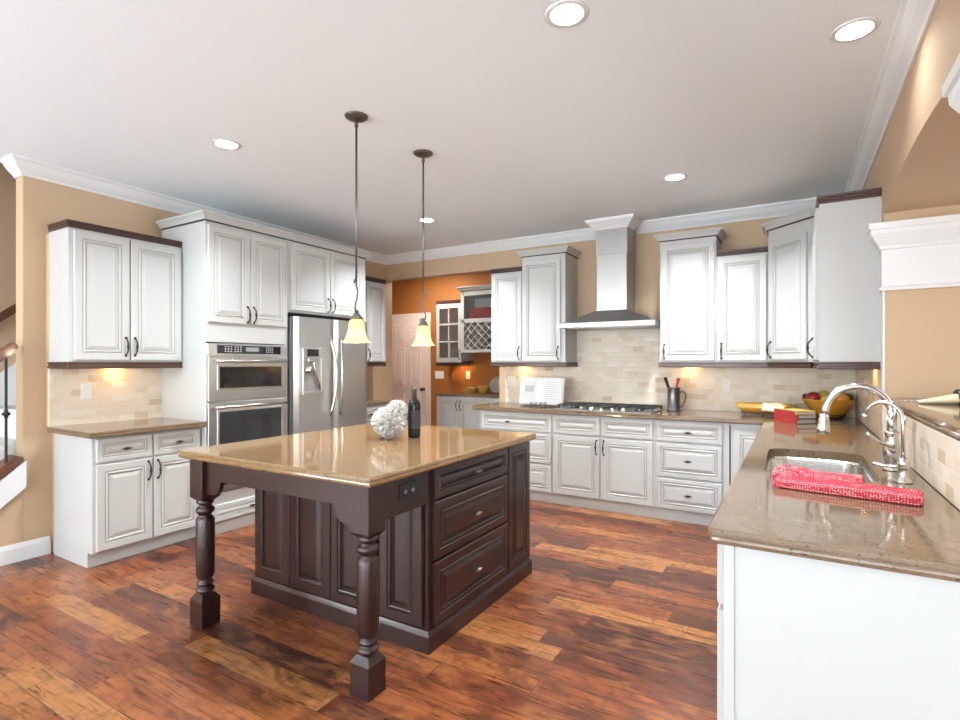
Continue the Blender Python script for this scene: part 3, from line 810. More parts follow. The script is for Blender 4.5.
for xc in (LGX0-.030, LGX1+.020):
    MB().prism([(YA, .872), (YA, .70), (YB, .70), (YB, .872)], -.011, .011, M=T((xc, 0, 0))@Myz).build('apron', ES, isl)
ol = MB(); X = LGX1+.031
ol.box(X, X+.006, 1.87-oy-.062, 1.87-oy+.062, .752, .832, 0, .002)
for q in (-.026, .026):
    ol.lathe([(.017, 0), (.017, .002), (.012, .0025)], (0, 0, 0), 16, 1, M=T((X+.006, 1.87-oy+q, .792))@RY_(R(90)))
    ol.box(X+.0062, X+.0088, 1.87-oy+q-.006, 1.87-oy+q-.003, .787, .799, 2).box(X+.0062, X+.0088, 1.87-oy+q+.003, 1.87-oy+q+.006, .787, .799, 2)
ol.build('outlet', [M['black'], M['blackglass'], M['slot']], isl)['label'] = 'black power outlet'
m_ = MB(); slab(m_, [(-2.742, 1.552), (-1.425, 1.552), (-1.425, 3.10), (-2.742, 3.10)], .914)
tag(m_.build('island_countertop', M['granite_gold']), 'golden tan granite countertop covering the dark island', 'countertop')

# ------------------------------------------------------------------ wall oven
OY0, OY1 = 2.436, 3.168; OW = OY1-OY0
ov = thing('double_oven', 'stainless steel double wall oven with black glass windows', 'oven', (-3.925, OY0, .345), R(90))
def oz(z): return z-.345
MB().box(.006, OW-.002, .002, .55, 0, oz(1.522), 1).box(-.005, OW+.014, -.006, .0, 0, oz(1.522), 0, .002).build('housing', [M['steel'], M['black']], ov)
cp_ = MB().box(0, OW, -.026, -.006, oz(1.428), oz(1.518), 0, .003)
cpo = cp_.build('control_panel', M['steel'], ov)
MB().box(.075, OW-.06, -.029, -.0255, oz(1.440), oz(1.508), 0, .001).build('display', M['blackglass'], cpo)
kp = MB()
for bx in (.14, .165, .19, .225, .25, .275, .52, .54, .56, .58):
    for bz in (1.456, 1.474, 1.492): kp.box(bx, bx+.012, -.0305, -.029, oz(bz), oz(bz)+.006)
kp.build('keypad', mat('pale key legend', (.6, .6, .6), .5), cpo)
MB().box(.33, .45, -.0302, -.029, oz(1.460), oz(1.494)).build('readout', mat('grey display', (.30, .31, .31), .2), cpo)
def oven_door(za, zb, wa, wb_):
    b = MB().box(0, OW, -.034, -.006, oz(za), oz(zb), 0, .004)
    o = b.build('door', M['steelh'], ov)
    MB().box(.070, OW-.045, -.040, -.0335, oz(wa-.016), oz(wb_+.016), 0, .002).build('window_trim', M['chrome'], o)
    MB().box(.088, OW-.062, -.0425, -.0395, oz(wa), oz(wb_), 0, .001).build('window', M['blackglass'], o)
    hh = MB(); hz = oz(zb-.038)
    hh.tube([(.03, -.078, hz), (OW/2, -.082, hz), (OW-.03, -.078, hz)], .0115, 12)
    for x in (.045, OW-.045): hh.box(x-.012, x+.012, -.078, -.033, hz-.012, hz+.012, 0, .004)
    hh.build('handle', M['chrome'], o)
oven_door(1.066, 1.418, 1.165, 1.335)
oven_door(.350, 1.056, .47, .978)

# ------------------------------------------------------------------ refrigerator
FY0, FY1 = 3.232, 4.195; FW = FY1-FY0
fr = thing('refrigerator', 'stainless steel french door refrigerator with water dispenser', 'refrigerator', (-3.925, FY0, 0), R(90))
MB().box(0.004, FW-.004, .0, .64, .02, 1.775, 0, .004).build('body', mat('grey fridge side', (.30, .30, .31), .4, metal=.7), fr)
def fdoor(x0, x1, z0, z1, name, left=True):
    n = 10; P = []
    for k in range(n+1):
        u = k/n; xx = x0+(x1-x0)*u
        e = min(u, 1-u)*(x1-x0)
        y = -.060-.012*sin(pi*(xx/FW)) + (.018*(1-min(1, e/.03))**2)
        P.append((xx, y))
    P += [(x1, -.004), (x0, -.004)]
    b = MB().prism(P, z0, z1, smooth=False)
    return b.build(name, M['steel'], fr)
half = FW*.487
dl = fdoor(.002, half-.003, .70, 1.788, 'door'); drr = fdoor(half+.003, FW-.002, .70, 1.788, 'door'); dz = fdoor(.002, FW-.002, .06, .692, 'freezer_drawer')
for x, sg, dd in ((half-.045, -1, dl), (half+.045, 1, drr)):
    P = []
    for k in range(17):
        u = k/16; P.append((x-sg*.030*sin(pi*u)+sg*.022, -.085-.055*sin(pi*u)**.7, .86+.74*u))
    h = MB().tube(P, .0125, 12)
    for z in (.872, 1.588): h.tube([(x+sg*.020, -.065, z), (x+sg*.020, -.095, z)], .011, 10)
    h.build('handle', M['chrome'], dd)
h = MB().tube([(.08, -.12, .60), (FW/2, -.14, .60), (FW-.08, -.12, .60)], .0125, 12)
for x in (.09, FW-.09): h.tube([(x, -.06, .6), (x, -.122, .6)], .011)
h.build('handle', M['chrome'], dz)
# dispenser in the left door
dp = MB(); X0, X1 = .075, .305
yb_ = -.066
dp.box(X0, X1, yb_-.022, yb_, 1.415, 1.500, 0, .003).box(X0, X0+.016, yb_-.022, yb_, 1.09, 1.415, 0, .002).box(X1-.016, X1, yb_-.022, yb_, 1.09, 1.415, 0, .002).box(X0, X1, yb_-.030, yb_, 1.075, 1.10, 0, .003)
dpo = dp.build('dispenser', M['steel'], dl)
MB().box(X0+.016, X1-.016, yb_-.008, yb_-.003, 1.10, 1.415).build('recess', mat('grey dispenser recess', (.42, .41, .40), .3, metal=.6), dpo)
MB().box(X0+.045, X1-.05, yb_-.0235, yb_-.0215, 1.425, 1.492).build('screen', M['blackglass'], dpo)
dd_ = MB().box(X0+.05, X1-.06, yb_-.034, yb_-.006, 1.375, 1.41, 0, .005)
dd_.tube([(X0+.12, yb_-.02, 1.38), (X0+.135, yb_-.024, 1.30), (X0+.165, yb_-.024, 1.22), (X0+.20, yb_-.018, 1.12)], .010, 8)
dd_.lathe([(.036, -.03), (.04, .0), (.034, .03)], (X0+.065, yb_-.012, 1.30), 16)
dd_.build('paddle', M['chrome'], dpo)

# ------------------------------------------------------------------ range hood
HX0, HX1, HYF, HB = -1.99, -1.08, 4.885, 1.705
hd = thing('range_hood', 'stainless steel chimney range hood above the cooktop', 'hood', (HX0, BY-.012, HB))
hw_, hd_ = HX1-HX0, BY-.012-HYF
c0, c1, cd = .305, .603, .300
can = MB()
can.box(0, hw_, -hd_, 0, .004, .050, 0, .002)
b = bmesh.new()
lo = [b.verts.new(p) for p in ((0.004, -hd_+.004, .05), (hw_-.004, -hd_+.004, .05), (hw_-.004, 0, .05), (.004, 0, .05))]
hi = [b.verts.new(p) for p in ((c0-.008, -cd-.008, .175), (c1+.008, -cd-.008, .175), (c1+.008, 0, .175), (c0-.008, 0, .175))]
b.faces.new(lo[::-1]); b.faces.new(hi)
for k in range(4): b.faces.new((lo[k], lo[(k+1) % 4], hi[(k+1) % 4], hi[k]))
bmesh.ops.recalc_face_normals(b, faces=b.faces); can._add(b)
can.build('canopy', M['hoodh'], hd)
MB().box(.05, hw_-.05, -hd_+.08, -.04, .0, .005).build('filter', mat('hood filter mesh', (.35, .35, .35), .35, metal=1), hd)
for x in (.22, hw_-.22): MB().lathe([(.030, 0), (.030, -.004), (.02, -.006)], (x, -hd_+.05, .004), 16).build('lamp', mat('hood lamp glass', (.85, .85, .82), .2), hd)
kb = MB()
for k in range(5): kb.lathe([(.006, 0), (.005, .003)], (0, 0, 0), 10, M=T((hw_-.30+.028*k, -hd_-.0, .028))@RX_(R(90)))
kb.build('button', M['black'], hd)
MB().box(c0, c1, -cd, 0, .17, .735, 0, .002).build('chimney', M['hood'], hd)
MB().box(c0-.006, c1+.006, -cd-.006, 0, .725, CZ-HB-.001, 0, .002).build('chimney_cover', M['hood'], hd)
CW = [(.0, -.085), (.010, -.085), (.016, -.070), (.040, -.046), (.070, -.026), (.078, -.018), (.082, 0), (0, 0)]
CW2 = [(.007, -.095), (.016, -.095), (.020, -.084), (.030, -.074), (.056, -.048), (.082, -.026), (.088, -.014), (.092, 0), (.007, 0)]
MB().sweep([(HX0+c0, BY-.095), (HX0+c0, BY-.012-cd), (HX0+c1, BY-.012-cd), (HX0+c1, BY-.095)], CW2, CZ-.0015).build('trim_8', M['trim'])
tag(COL.objects['trim_8'], 'white crown moulding wrapped around the top of the hood chimney', 'crown moulding', kind='structure')

# ------------------------------------------------------------------ cooktop
ct = thing('cooktop', 'steel gas cooktop with black iron grates set in the back counter', 'cooktop', (-2.015, 4.755, .9145))
cw, cdp = .935, .50
MB().box(0, cw, 0, cdp, 0, .010, 0, .004).build('base', M['steelh'], ct)
for k in range(3):
    g = MB(); x0 = .012+k*.307; x1 = x0+.300; y0, y1 = .105, .485; z = .048
    for yy in (y0, y1): g.box(x0, x1, yy-.006, yy+.006, z-.012, z, 0, .002)
    for xx in (x0+.006, x1-.006): g.box(xx-.006, xx+.006, y0, y1, z-.012, z, 0, .002)
    for xx in (x0+.1, x0+.2): g.box(xx-.005, xx+.005, y0, y1, z-.010, z, 0, .002)
    for yy in (y0+.095, y0+.19, y0+.285): g.box(x0, x1, yy-.005, yy+.005, z-.010, z, 0, .002)
    for xx in (x0+.008, x1-.008):
        for yy in (y0+.008, y1-.008): g.box(xx-.008, xx+.008, yy-.008, yy+.008, .009, z-.008)
    g.build('grate', M['blackmetal'], ct)
for (x, y, r) in ((.16, .20, .04), (.16, .39, .035), (.47, .295, .055), (.78, .20, .035), (.78, .39, .04)):
    MB().lathe([(r+.012, .010), (r+.010, .018), (r, .020), (r, .030), (r-.006, .034)], (x, y, 0), 20).build('burner', M['black'], ct)
for k in range(5):
    MB().lathe([(.020, .010), (.020, .014), (.016, .016), (.015, .034), (.010, .037)], (.27+.1*k, .052, 0), 18).build('knob', M['chrome'], ct)

# ------------------------------------------------------------------ sink and taps
sk = thing('sink', 'stainless steel undermount sink in the peninsula counter', 'sink', (SKX0, SKY0, .66))
sx, sy = SKX1-SKX0, SKY1-SKY0
b = bmesh.new(); rings = []
for (ins, z) in ((-.016, .2135), (.002, .2135), (.004, .20), (.010, .06), (.020, .022), (.05, .004), (.12, .0)):
    rr = max(.02, .09-ins); rings.append([b.verts.new((x, y, z)) for x, y in rrect(ins, sx-ins, ins, sy-ins, rr)])
for a, c in zip(rings, rings[1:]):
    for k in range(len(a)):
        f = b.faces.new((a[k], a[(k+1) % len(a)], c[(k+1) % len(a)], c[k])); f.smooth = True
b.faces.new(rings[-1]); bmesh.ops.recalc_face_normals(b, faces=b.faces)
for f in b.faces: f.normal_flip()
MB()._add(b).build('basin', M['chrome'], sk)
MB().lathe([(.045, .001), (.042, .004), (.03, .002), (0, .001)], (sx/2, sy*.55, 0), 20).build('drain', M['pewter'], sk)

FX, FYc = .352, 2.80
fa = thing('faucet', 'tall brushed nickel gooseneck pull-down faucet behind the sink', 'faucet', (FX, FYc, .914))
MB().lathe([(.034, .0005), (.034, .006), (.028, .012), (.026, .03), (.030, .045), (.034, .075), (.032, .095), (.026, .115), (.0235, .135), (.0235, .150), (.027, .154), (.027, .162), (.019, .166)], (0, 0, 0), 24).build('body', M['chrome'], fa)
P = [(0, 0, .15), (0, 0, .20), (0, 0, .235)]
rS = .118
for k in range(15):
    a = pi*k/14*.97; P.append((-rS+rS*cos(a), -.004*k/14*3, .235+rS*sin(a)*.98))
e = P[-1]; P += [(e[0]-.004, e[1], e[2]-.025)]
MB().tube(P, [.0175]*4+[.0155]*(len(P)-4), 14).build('spout', M['chrome'], fa)
MB().lathe([(.016, .0), (.019, -.004), (.019, -.015), (.021, -.03), (.026, -.062), (.027, -.082), (.022, -.088)], (0, 0, 0), 20, M=T((e[0]-.004, e[1], e[2]-.02))@RY_(R(4))).build('spray_head', M['chrome'], fa)
lv = MB().lathe([(.018, 0), (.018, .03), (.012, .04)], (0, 0, 0), 14, M=T((0, -.01, .085))@RX_(R(70)))
lv.tube([(0, -.04, .10), (-.03, -.055, .115), (-.06, -.06, .128), (-.085, -.062, .150), (-.092, -.062, .158)], [.009, .008, .007, .0085, .009], 10)
lv.build('lever', M['chrome'], fa)
f2 = thing('filter_faucet', 'slim brushed nickel filtered water tap nearest the folded towels', 'faucet', (.352, 2.53, .914))
MB().lathe([(.030, .0005), (.028, .006), (.020, .014), (.016, .05), (.020, .062), (.022, .075), (.018, .088), (.010, .094)], (0, 0, 0), 20).build('body', M['chrome'], f2)
P = [(0, 0, .08), (0, 0, .22)]
for k in range(11):
    a = pi*k/10*.80; P.append((-.055+.055*cos(a), .006*k, .235+.065*sin(a)))
e = P[-1]; P.append((e[0]-.012, e[1]+.004, e[2]-.03))
MB().tube(P, .0072, 10).build('spout', M['chrome'], f2)
MB().sphere((e[0]-.013, e[1]+.004, e[2]-.032), .0105, sub=2).build('nozzle', M['chrome'], f2)
lv = MB().sphere((0, 0, .060), .020, sub=2).tube([(0, 0, .060), (-.03, .004, .058), (-.06, .008, .058), (-.092, .012, .062)], [.008, .0065, .006, .008], 10)
lv.build('lever', M['chrome'], f2)

# ------------------------------------------------------------------ towels by the sink
def towel(name, label, loc, rz, lx, ly, h, seed, lumpy=.004, folds=3, curl=0):
    def fn(u, v):
        # closed cross-section swept along x: v round the section
        a = 2*pi*v; x = (u-.5)*lx
        ca, sa = cos(a), sin(a)
        yy = ly/2*math.copysign(abs(ca)**.35, ca); zz = h/2*math.copysign(abs(sa)**.55, sa)+h/2
        endf = min(1, min(u, 1-u)/.03); zz = h/2+(zz-h/2)*(.35+.65*endf**.5)
        nz = noise.noise(Vector((x*14+seed, yy*14, seed)))
        zz += lumpy*nz*(1 if sa > 0 else .1) + (curl*sin(u*pi*2.2) if sa > 0 else 0)
        yy += .006*noise.noise(Vector((x*9, seed, zz*30))) - .004*(1 if ca < -.6 else 0)*sin(zz/h*pi*folds*2)
        return (x, yy, max(.0006, zz))
    m = MB().grid(fn, 60, 48)
    o = m.build(name, M['towel'], None, loc, weld=True); o.rotation_euler = (0, 0, rz)
    return o
def cap_ends(o):
    bm = bmesh.new(); bm.from_mesh(o.data); bmesh.ops.holes_fill(bm, edges=bm.edges[:]); bmesh.ops.recalc_face_normals(bm, faces=bm.faces); bm.to_mesh(o.data); bm.free()
o = towel('dish_towel', 'red and white checked towel folded long across the near counter', (.148, 2.215, .9145), R(-9), .42, .13, .034, 3, .003, 3); cap_ends(o); tag(o, None, 'towel', 'folded checked towels'); o['label'] = 'long folded red and white checked towel lying nearest the counter edge'
o = towel('dish_towel', '', (.070, 2.322, .9145), R(-8), .285, .085, .050, 11, .009, 2, .004); cap_ends(o); tag(o, 'shorter bunched red and white checked towel against the sink rim', 'towel', 'folded checked towels')

# ------------------------------------------------------------------ things on the back counter
# cookbook on a wire stand
bk = thing('cookbook', 'open white cookbook propped upright on the counter left of the cooktop', 'book', (-2.285, 5.06, .930), R(3))
tilt = R(-14)
for sgn in (-1, 1):
    def pg(u, v, sgn=sgn):
        x = sgn*u*.235; return (x, -.018*sin(pi*min(1, u*1.15))-.006*u, v*.285)
    m = MB().grid(pg, 14, 2, 0)
    b2 = MB()
    fr_ = [(sgn*k/14*.235, -.018*sin(pi*min(1, k/14*1.15))-.006*k/14) for k in range(15)]
    bk_ = [(sgn*.235, .012), (0, .012)]
    b2.prism(fr_+bk_, .004, .285, M=RX_(tilt))
    o = b2.build('page_block', M['page'], bk)
    ln = MB()
    rows = 9
    for r_ in range(rows):
        if sgn < 0 and 2 < r_ < 6: continue
        zc = .24-.022*r_
        xa, xb = (.055, .19)
        P2 = []
        for k in range(5):
            xx = xa+(xb-xa)*k/4*(.75 if r_ % 4 == 3 else 1); uu = xx/.235
            P2.append((sgn*xx, -.018*sin(pi*min(1, uu*1.15))-.006*uu-.0008, zc))
        for p, q in zip(P2, P2[1:]):
            bb = bmesh.new(); bb.faces.new([bb.verts.new(v) for v in (p, q, (q[0], q[1], q[2]-.005), (p[0], p[1], p[2]-.005))]); ln._add(bb, RX_(tilt))
    if sgn < 0:
        P2 = [(-.07, -.0215, .20), (-.17, -.0245, .20), (-.17, -.0245, .13), (-.07, -.0215, .13)]
        bb = bmesh.new(); bb.faces.new([bb.verts.new(v) for v in P2]); ln._add(bb, RX_(tilt))
    ln.build('print', mat('faint grey print', (.30, .30, .31), .8), o)
MB().box(-.245, .245, .012, .016, -.002, .292, 0, .001, M=RX_(tilt)).build('cover', mat('white book cover', (.75, .75, .73), .5), bk)
sdd = thing('book_stand', 'dark wire book stand with curled feet under the open cookbook', 'stand', (-2.285, 5.06, .914), R(3))
m_ = MB().tube([(-.20, -.035, .008), (.20, -.035, .008)], .004, 8).tube([(-.18, .11, .006), (-.17, -.05, .010)], .004, 8).tube([(.18, .11, .006), (.17, -.05, .010)], .004, 8).tube([(-.20, .02, .012), (.20, .02, .012)], .004, 8)
for y_ in (.02,): m_.tube([(-.12, y_+.015, .01), (-.06, .10, .18), (.06, .10, .18), (.12, y_+.015, .01)], .004, 8)
m_.build('frame', M['blackmetal'], sdd)
for x in (-.075, -.025, .025, .075):
    P = [(x+.022*cos(a)*(1-.06*k), -.052, .030+.022*sin(a)*(1-.06*k)) for k, a in enumerate([R(-90+40*j) for j in range(11)])]
    MB().tube([(x, -.045, .008)]+P, .0034, 8).build('scroll', M['blackmetal'], sdd)

tk = thing('tankard', 'pewter tankard holding kitchen utensils right of the cooktop', 'tankard', (-.975, 5.19, .9145))
MB().lathe([(.062, 0), (.062, .012), (.056, .018), (.055, .205), (.058, .215), (.058, .222), (.052, .222), (.050, .02), (0, .015)], (0, 0, 0), 28).build('cup', mat('dark pewter', (.17, .17, .18), .28, metal=1), tk)
MB().tube([(.055, 0, .175), (.075, 0, .188), (.10, 0, .175), (.108, 0, .14), (.10, 0, .10), (.085, 0, .07), (.070, 0, .045), (.055, 0, .04)], .0075, 10).build('handle', mat('dark pewter handle', (.13, .13, .14), .3, metal=1), tk)
def stick(name, label, base, top, r0, r1, m, cat, n=8):
    o = MB().tube([Vector(base), Vector(base).lerp(Vector(top), .5), Vector(top)], [r0, (r0+r1)/2, r1], n)
    return o
X0, Y0, Z0 = -.975, 5.19, .9145
def util(name, lab, b_, t_, r0, r1, m_, cat):
    o = MB().tube([(b_[0]-b_[0], 0, 0), ((t_[0]-b_[0])*.5, (t_[1]-b_[1])*.5, (t_[2]-b_[2])*.5), (t_[0]-b_[0], t_[1]-b_[1], t_[2]-b_[2])], [r0, r0, r1], 10).build(name, m_, None, (X0+b_[0], Y0+b_[1], Z0+b_[2]))
    return tag(o, lab, cat)
util('spatula', 'black handled utensil leaning left in the pewter tankard', (.02, 0, .02), (-.075, -.01, .315), .012, .016, M['black'], 'utensil')
util('whisk', 'white and red striped utensil handle in the pewter tankard', (-.012, .01, .02), (.022, .0, .300), .006, .010, mat('pale handle', (.75, .72, .70), .4), 'utensil')
util('server', 'red handled utensil leaning right in the pewter tankard', (-.02, -.012, .02), (.048, -.012, .310), .007, .014, mat('red handle', (.62, .05, .05), .3), 'utensil')

# yellow oblong dish on a wire stand with a napkin across
def flared(mb, w0, d0, w1, d1, h, th=.006):
    b = bmesh.new(); R_ = []
    for (w_, d_, z) in ((w0*.2, d0*.2, 0), (w0, d0, 0), (w1, d1, h), (w1-th*2, d1-th*2, h), (w0-th*2, d0-th*2, th), (w0*.2, d0*.2, th)):
        R_.append([b.verts.new((x, y, z)) for x, y in rrect(-w_/2, w_/2, -d_/2, d_/2, min(w_, d_)*.18, 4)])
    for a, c in zip(R_, R_[1:]):
        for k in range(len(a)): b.faces.new((a[k], a[(k+1) % len(a)], c[(k+1) % len(a)], c[k])).smooth = True
    b.faces.new(R_[0][::-1]); b.faces.new(R_[-1]); bmesh.ops.recalc_face_normals(b, faces=b.faces); return mb._add(b)
dx, dy = -.235, 5.18
ws = thing('wire_stand', 'dark wire stand carrying the oblong amber dish', 'stand', (dx, dy, .914), R(-3))
m_ = MB().tube([(x, y, .022) for x, y in rrect(-.17, .17, -.055, .055, .03)], .0035, 8, closed=True)
for x in (-.15, 0, .15):
    for y in (-.055, .055): m_.tube([(x, y, .022), (x, y*1.15, .003)], .0035, 8)
for k in range(9): m_.tube([(-.16+.04*k, -.055, .022), (-.16+.04*k, .055, .022)], .0022, 6)
m_.build('frame', M['blackmetal'], ws)
o = flared(MB(), .31, .10, .44, .155, .075).build('serving_dish', M['amber'], None, (dx, dy, .9395)); o.rotation_euler = (0, 0, R(-3))
tag(o, 'oblong flared amber dish on a wire stand by the back wall', 'dish')
def nap(u, v):
    x = -.005+.165*u+.02*v; y = -.115+.19*v
    z = .0785-(max(0, -.072-y)*1.3)+.004*sin(u*9+v*3)+ .003*sin(v*14)
    return (x, y, z)
o = MB().grid(nap, 18, 18).build('napkin', M['cream'], None, (dx, dy, .9395)); o.modifiers.new('solid', 'SOLIDIFY').thickness = .006
tag(o, 'cream striped napkin draped over the oblong amber dish', 'napkin')

# stack of books
bx, by, bz = .0, 4.68, .9145
cols = [('red spined cookbook lying lowest in the stack of three on the counter corner', (.50, .035, .04), .036, 0), ('red spined cookbook in the middle of the stack of three', (.55, .05, .04), .032, 4), ('yellow covered cookbook on top of the stack of three', (.80, .56, .10), .026, -4)]
z = bz
for lab, c, th, tw in cols:
    t = thing('book', lab, 'book', (bx, by, z), R(40+tw), 'stacked cookbooks by the fruit bowl')
    cm = mat('book cover', c if th < .03 else (.03, .03, .035), .4); w_, d_ = .165, .235
    cv = MB().box(-w_/2, w_/2, -d_/2, d_/2, 0, .004).box(-w_/2, w_/2, -d_/2, d_/2, th-.004, th).box(-w_/2, -w_/2+.005, -d_/2, d_/2, .004, th-.004)
    cv.build('cover', cm if th > .03 else [cm], t)
    MB().box(-w_/2-.0012, -w_/2, -d_/2, d_/2, .0, th).build('spine', mat('red spine', (.36, .03, .03), .4), t)
    MB().box(-w_/2+.005, w_/2-.004, -d_/2+.004, d_/2-.004, .004, th-.004).build('page_block', M['page'], t)
    z += th+.0006

# fruit bowl
fx, fy = .235, 5.13
ws = thing('wire_stand', 'dark wire stand under the round amber fruit bowl', 'stand', (fx, fy, .914))
m_ = MB()
for r_, z_ in ((.10, .004), (.118, .035)): m_.tube([(r_*cos(2*pi*k/24), r_*sin(2*pi*k/24), z_) for k in range(24)], .0035, 8, closed=True)
for k in range(12):
    a = 2*pi*k/12; m_.tube([(.10*cos(a), .10*sin(a), .004), (.112*cos(a+.13), .112*sin(a+.13), .02), (.118*cos(a+.26), .118*sin(a+.26), .035)], .0024, 6)
    m_.tube([(.10*cos(a), .10*sin(a), .004), (.112*cos(a-.13), .112*sin(a-.13), .02), (.118*cos(a-.26), .118*sin(a-.26), .035)], .0024, 6)
m_.build('frame', M['blackmetal'], ws)
bw = thing('fruit_bowl', 'flared round amber bowl of fruit in the counter corner', 'bowl', (fx, fy, .930))
MB().lathe([(0, 0), (.085, 0), (.10, .008), (.185, .138), (.190, .142), (.184, .144), (.176, .139), (.095, .016), (0, .010)], (0, 0, 0), 32).build('bowl', M['amber'], bw)
def fruit(name, lab, x, y, z, r, sc, c, rot=(0, 0, 0), c2=None, stem=True):
    t = NT(name+' skin')
    nz = t.noise(t.obj(), 9, 3)
    t.set(t.b.inputs['Base Color'], t.mix(nz.outputs[0], c+(1,), (c2 or tuple(q*.75 for q in c))+(1,))); t.b.inputs['Roughness'].default_value = .3
    root = thing(name, lab, 'fruit', (fx+x*1.02, fy+y, .950+z), 0, 'fruit in the amber bowl'); r *= 1.1; root.rotation_euler = rot
    def fn(v):
        tp = v.z; return 1-.10*math.exp(-((tp-1)/.18)**2)-.06*math.exp(-((tp+1)/.2)**2)
    MB().sphere((0, 0, 0), r, 0, sc, 3, fn=fn).build('flesh', t.m, root)
    if stem: MB().tube([(0, 0, r*sc[2]*.86), (.002, 0, r*sc[2]*1.08)], .0028, 6).build('stem', M['black'], root)
fruit('apple', 'dark red apple at the left of the fruit bowl', -.105, -.050, .135, .046, (1, 1, .95), (.36, .02, .035), (R(20), R(-15), 0))
fruit('pear', 'pale green yellow pear leaning behind in the fruit bowl', -.035, .055, .140, .044, (1, 1, 1.2), (.62, .50, .10), (R(50), R(50), 0), (.45, .42, .10))
fruit('lemon', 'yellow lemon at the front of the fruit bowl', -.010, -.105, .118, .042, (1, 1, 1.2), (.80, .56, .06), (R(90), 0, R(60)))
fruit('orange', 'orange at the right of the fruit bowl', .085, -.065, .125, .048, (1, 1, .97), (.80, .32, .04), (0, R(20), 0))
fruit('mango', 'orange mango lying right of centre in the fruit bowl', .070, .060, .132, .044, (1, 1, 1.35), (.75, .34, .06), (R(90), 0, R(-30)), (.5, .12, .05))
fruit('avocado', 'dark avocado at the right rim of the fruit bowl', .125, -.01, .130, .036, (1, 1, 1.3), (.045, .05, .02), (R(60), R(30), 0))
fruit('plum', 'small dark plum at the left rim of the fruit bowl', -.155, -.02, .142, .022, (1, 1, 1), (.035, .02, .025))

# ------------------------------------------------------------------ ornaments on the island
def coral(v):
    p = v*3.1+Vector((.3, .2, .7)); dd, pp = noise.voronoi(p)
    e = dd[1]-dd[0]
    low = noise.noise(v*1.6)*.10
    cell = noise.noise(pp[0]*3.7)
    p2 = v*6.5+Vector((3, 1, 2)); d2, _ = noise.voronoi(p2); e2 = d2[1]-d2[0]
    return 1.0+low+.10*cell-.36*max(0, 1-e/.24)**1.2-.16*max(0, 1-e2/.26)-.12*dd[0]**2
def coralmat():
    t = NT('white ceramic coral'); mottle = t.noise(t.obj(), 20, 3)  # random noise mottles the ceramic tone
    t.set(t.b.inputs['Base Color'], t.mix(mottle.outputs[0], (.50, .495, .48, 1), (.42, .41, .39, 1))); t.b.inputs['Roughness'].default_value = .55
    return t.m
m_ = MB().sphere((0, 0, .105), .106, 0, (1.05, 1.02, .92), 6, fn=coral).sphere((.040, .025, .178), .066, 0, (1, 1, .95), 6, fn=lambda v: coral(v*1.05))
o = m_.build('coral_ornament', coralmat(), None, (-2.065, 2.42, .9145))
zmin = min(v.co.z for v in o.data.vertices)
for v in o.data.vertices: v.co.z -= zmin
tag(o, 'white lumpy coral shaped ornament standing on the island top', 'ornament')
wbz = thing('wine_bottle', 'dark wine bottle standing behind the coral ornament on the island', 'bottle', (-1.985, 2.555, .9145))
MB().lathe([(0, .004), (.030, 0), (.0365, .004), (.0375, .012), (.0375, .190), (.0362, .204), (.0318, .217), (.0245, .227), (.0175, .234), (.0148, .243), (.0145, .262)], (0, 0, 0), 32).build('glass', mat('dark bottle glass', (.006, .007, .009), .10, spec=.3), wbz)
MB().lathe([(.0150, .238), (.0150, .290), (.0165, .292), (.0165, .302), (.013, .304), (0, .304)], (0, 0, 0), 24).build('capsule', mat('grey foil capsule', (.14, .14, .15), .3, metal=.8), wbz)
lb = MB().lathe([(.0379, .055), (.0379, .165)], (0, 0, 0), 32, caps=False)
lb.build('paper_label', mat('dark grey label', (.022, .023, .026), .55), wbz)

# ------------------------------------------------------------------ napkin and fork on the bar ledge
nk = thing('napkin', 'cream napkin roll with a dark ring on the granite bar ledge', 'napkin', (.575, 3.335, 1.1665), R(4))
def roll(u, v):
    a = 2*pi*v; r_ = (.010+.022*min(1, u*1.6))*(1-.25*max(0, u-.8)/.2); x = .22*u-.05
    return (x, r_*1.5*cos(a), max(.0005, r_*.8+r_*.8*sin(a)))
o = MB().grid(roll, 16, 18).build('roll', M['cream'], nk, weld=True); cap_ends(o)
MB().tube([(.100, .046*cos(a), .026+.028*sin(a)+.010) for a in [2*pi*k/20 for k in range(20)]], .012, 8, closed=True).build('ring', M['black'], nk)
fk = thing('fork', 'silver fork lying beside the cream napkin roll', 'fork', (.60, 3.47, 1.1665), R(-8))
m_ = MB().tube([(-.08, 0, .004), (.0, 0, .008), (.10, 0, .004)], [.004, .0035, .004], 8, flat=.5)
for y in (-.009, -.003, .003, .009): m_.tube([(-.08, y*.6, .004), (-.10, y, .003), (-.14, y, .006)], .0016, 6)
m_.build('tines', M['chrome'], fk)

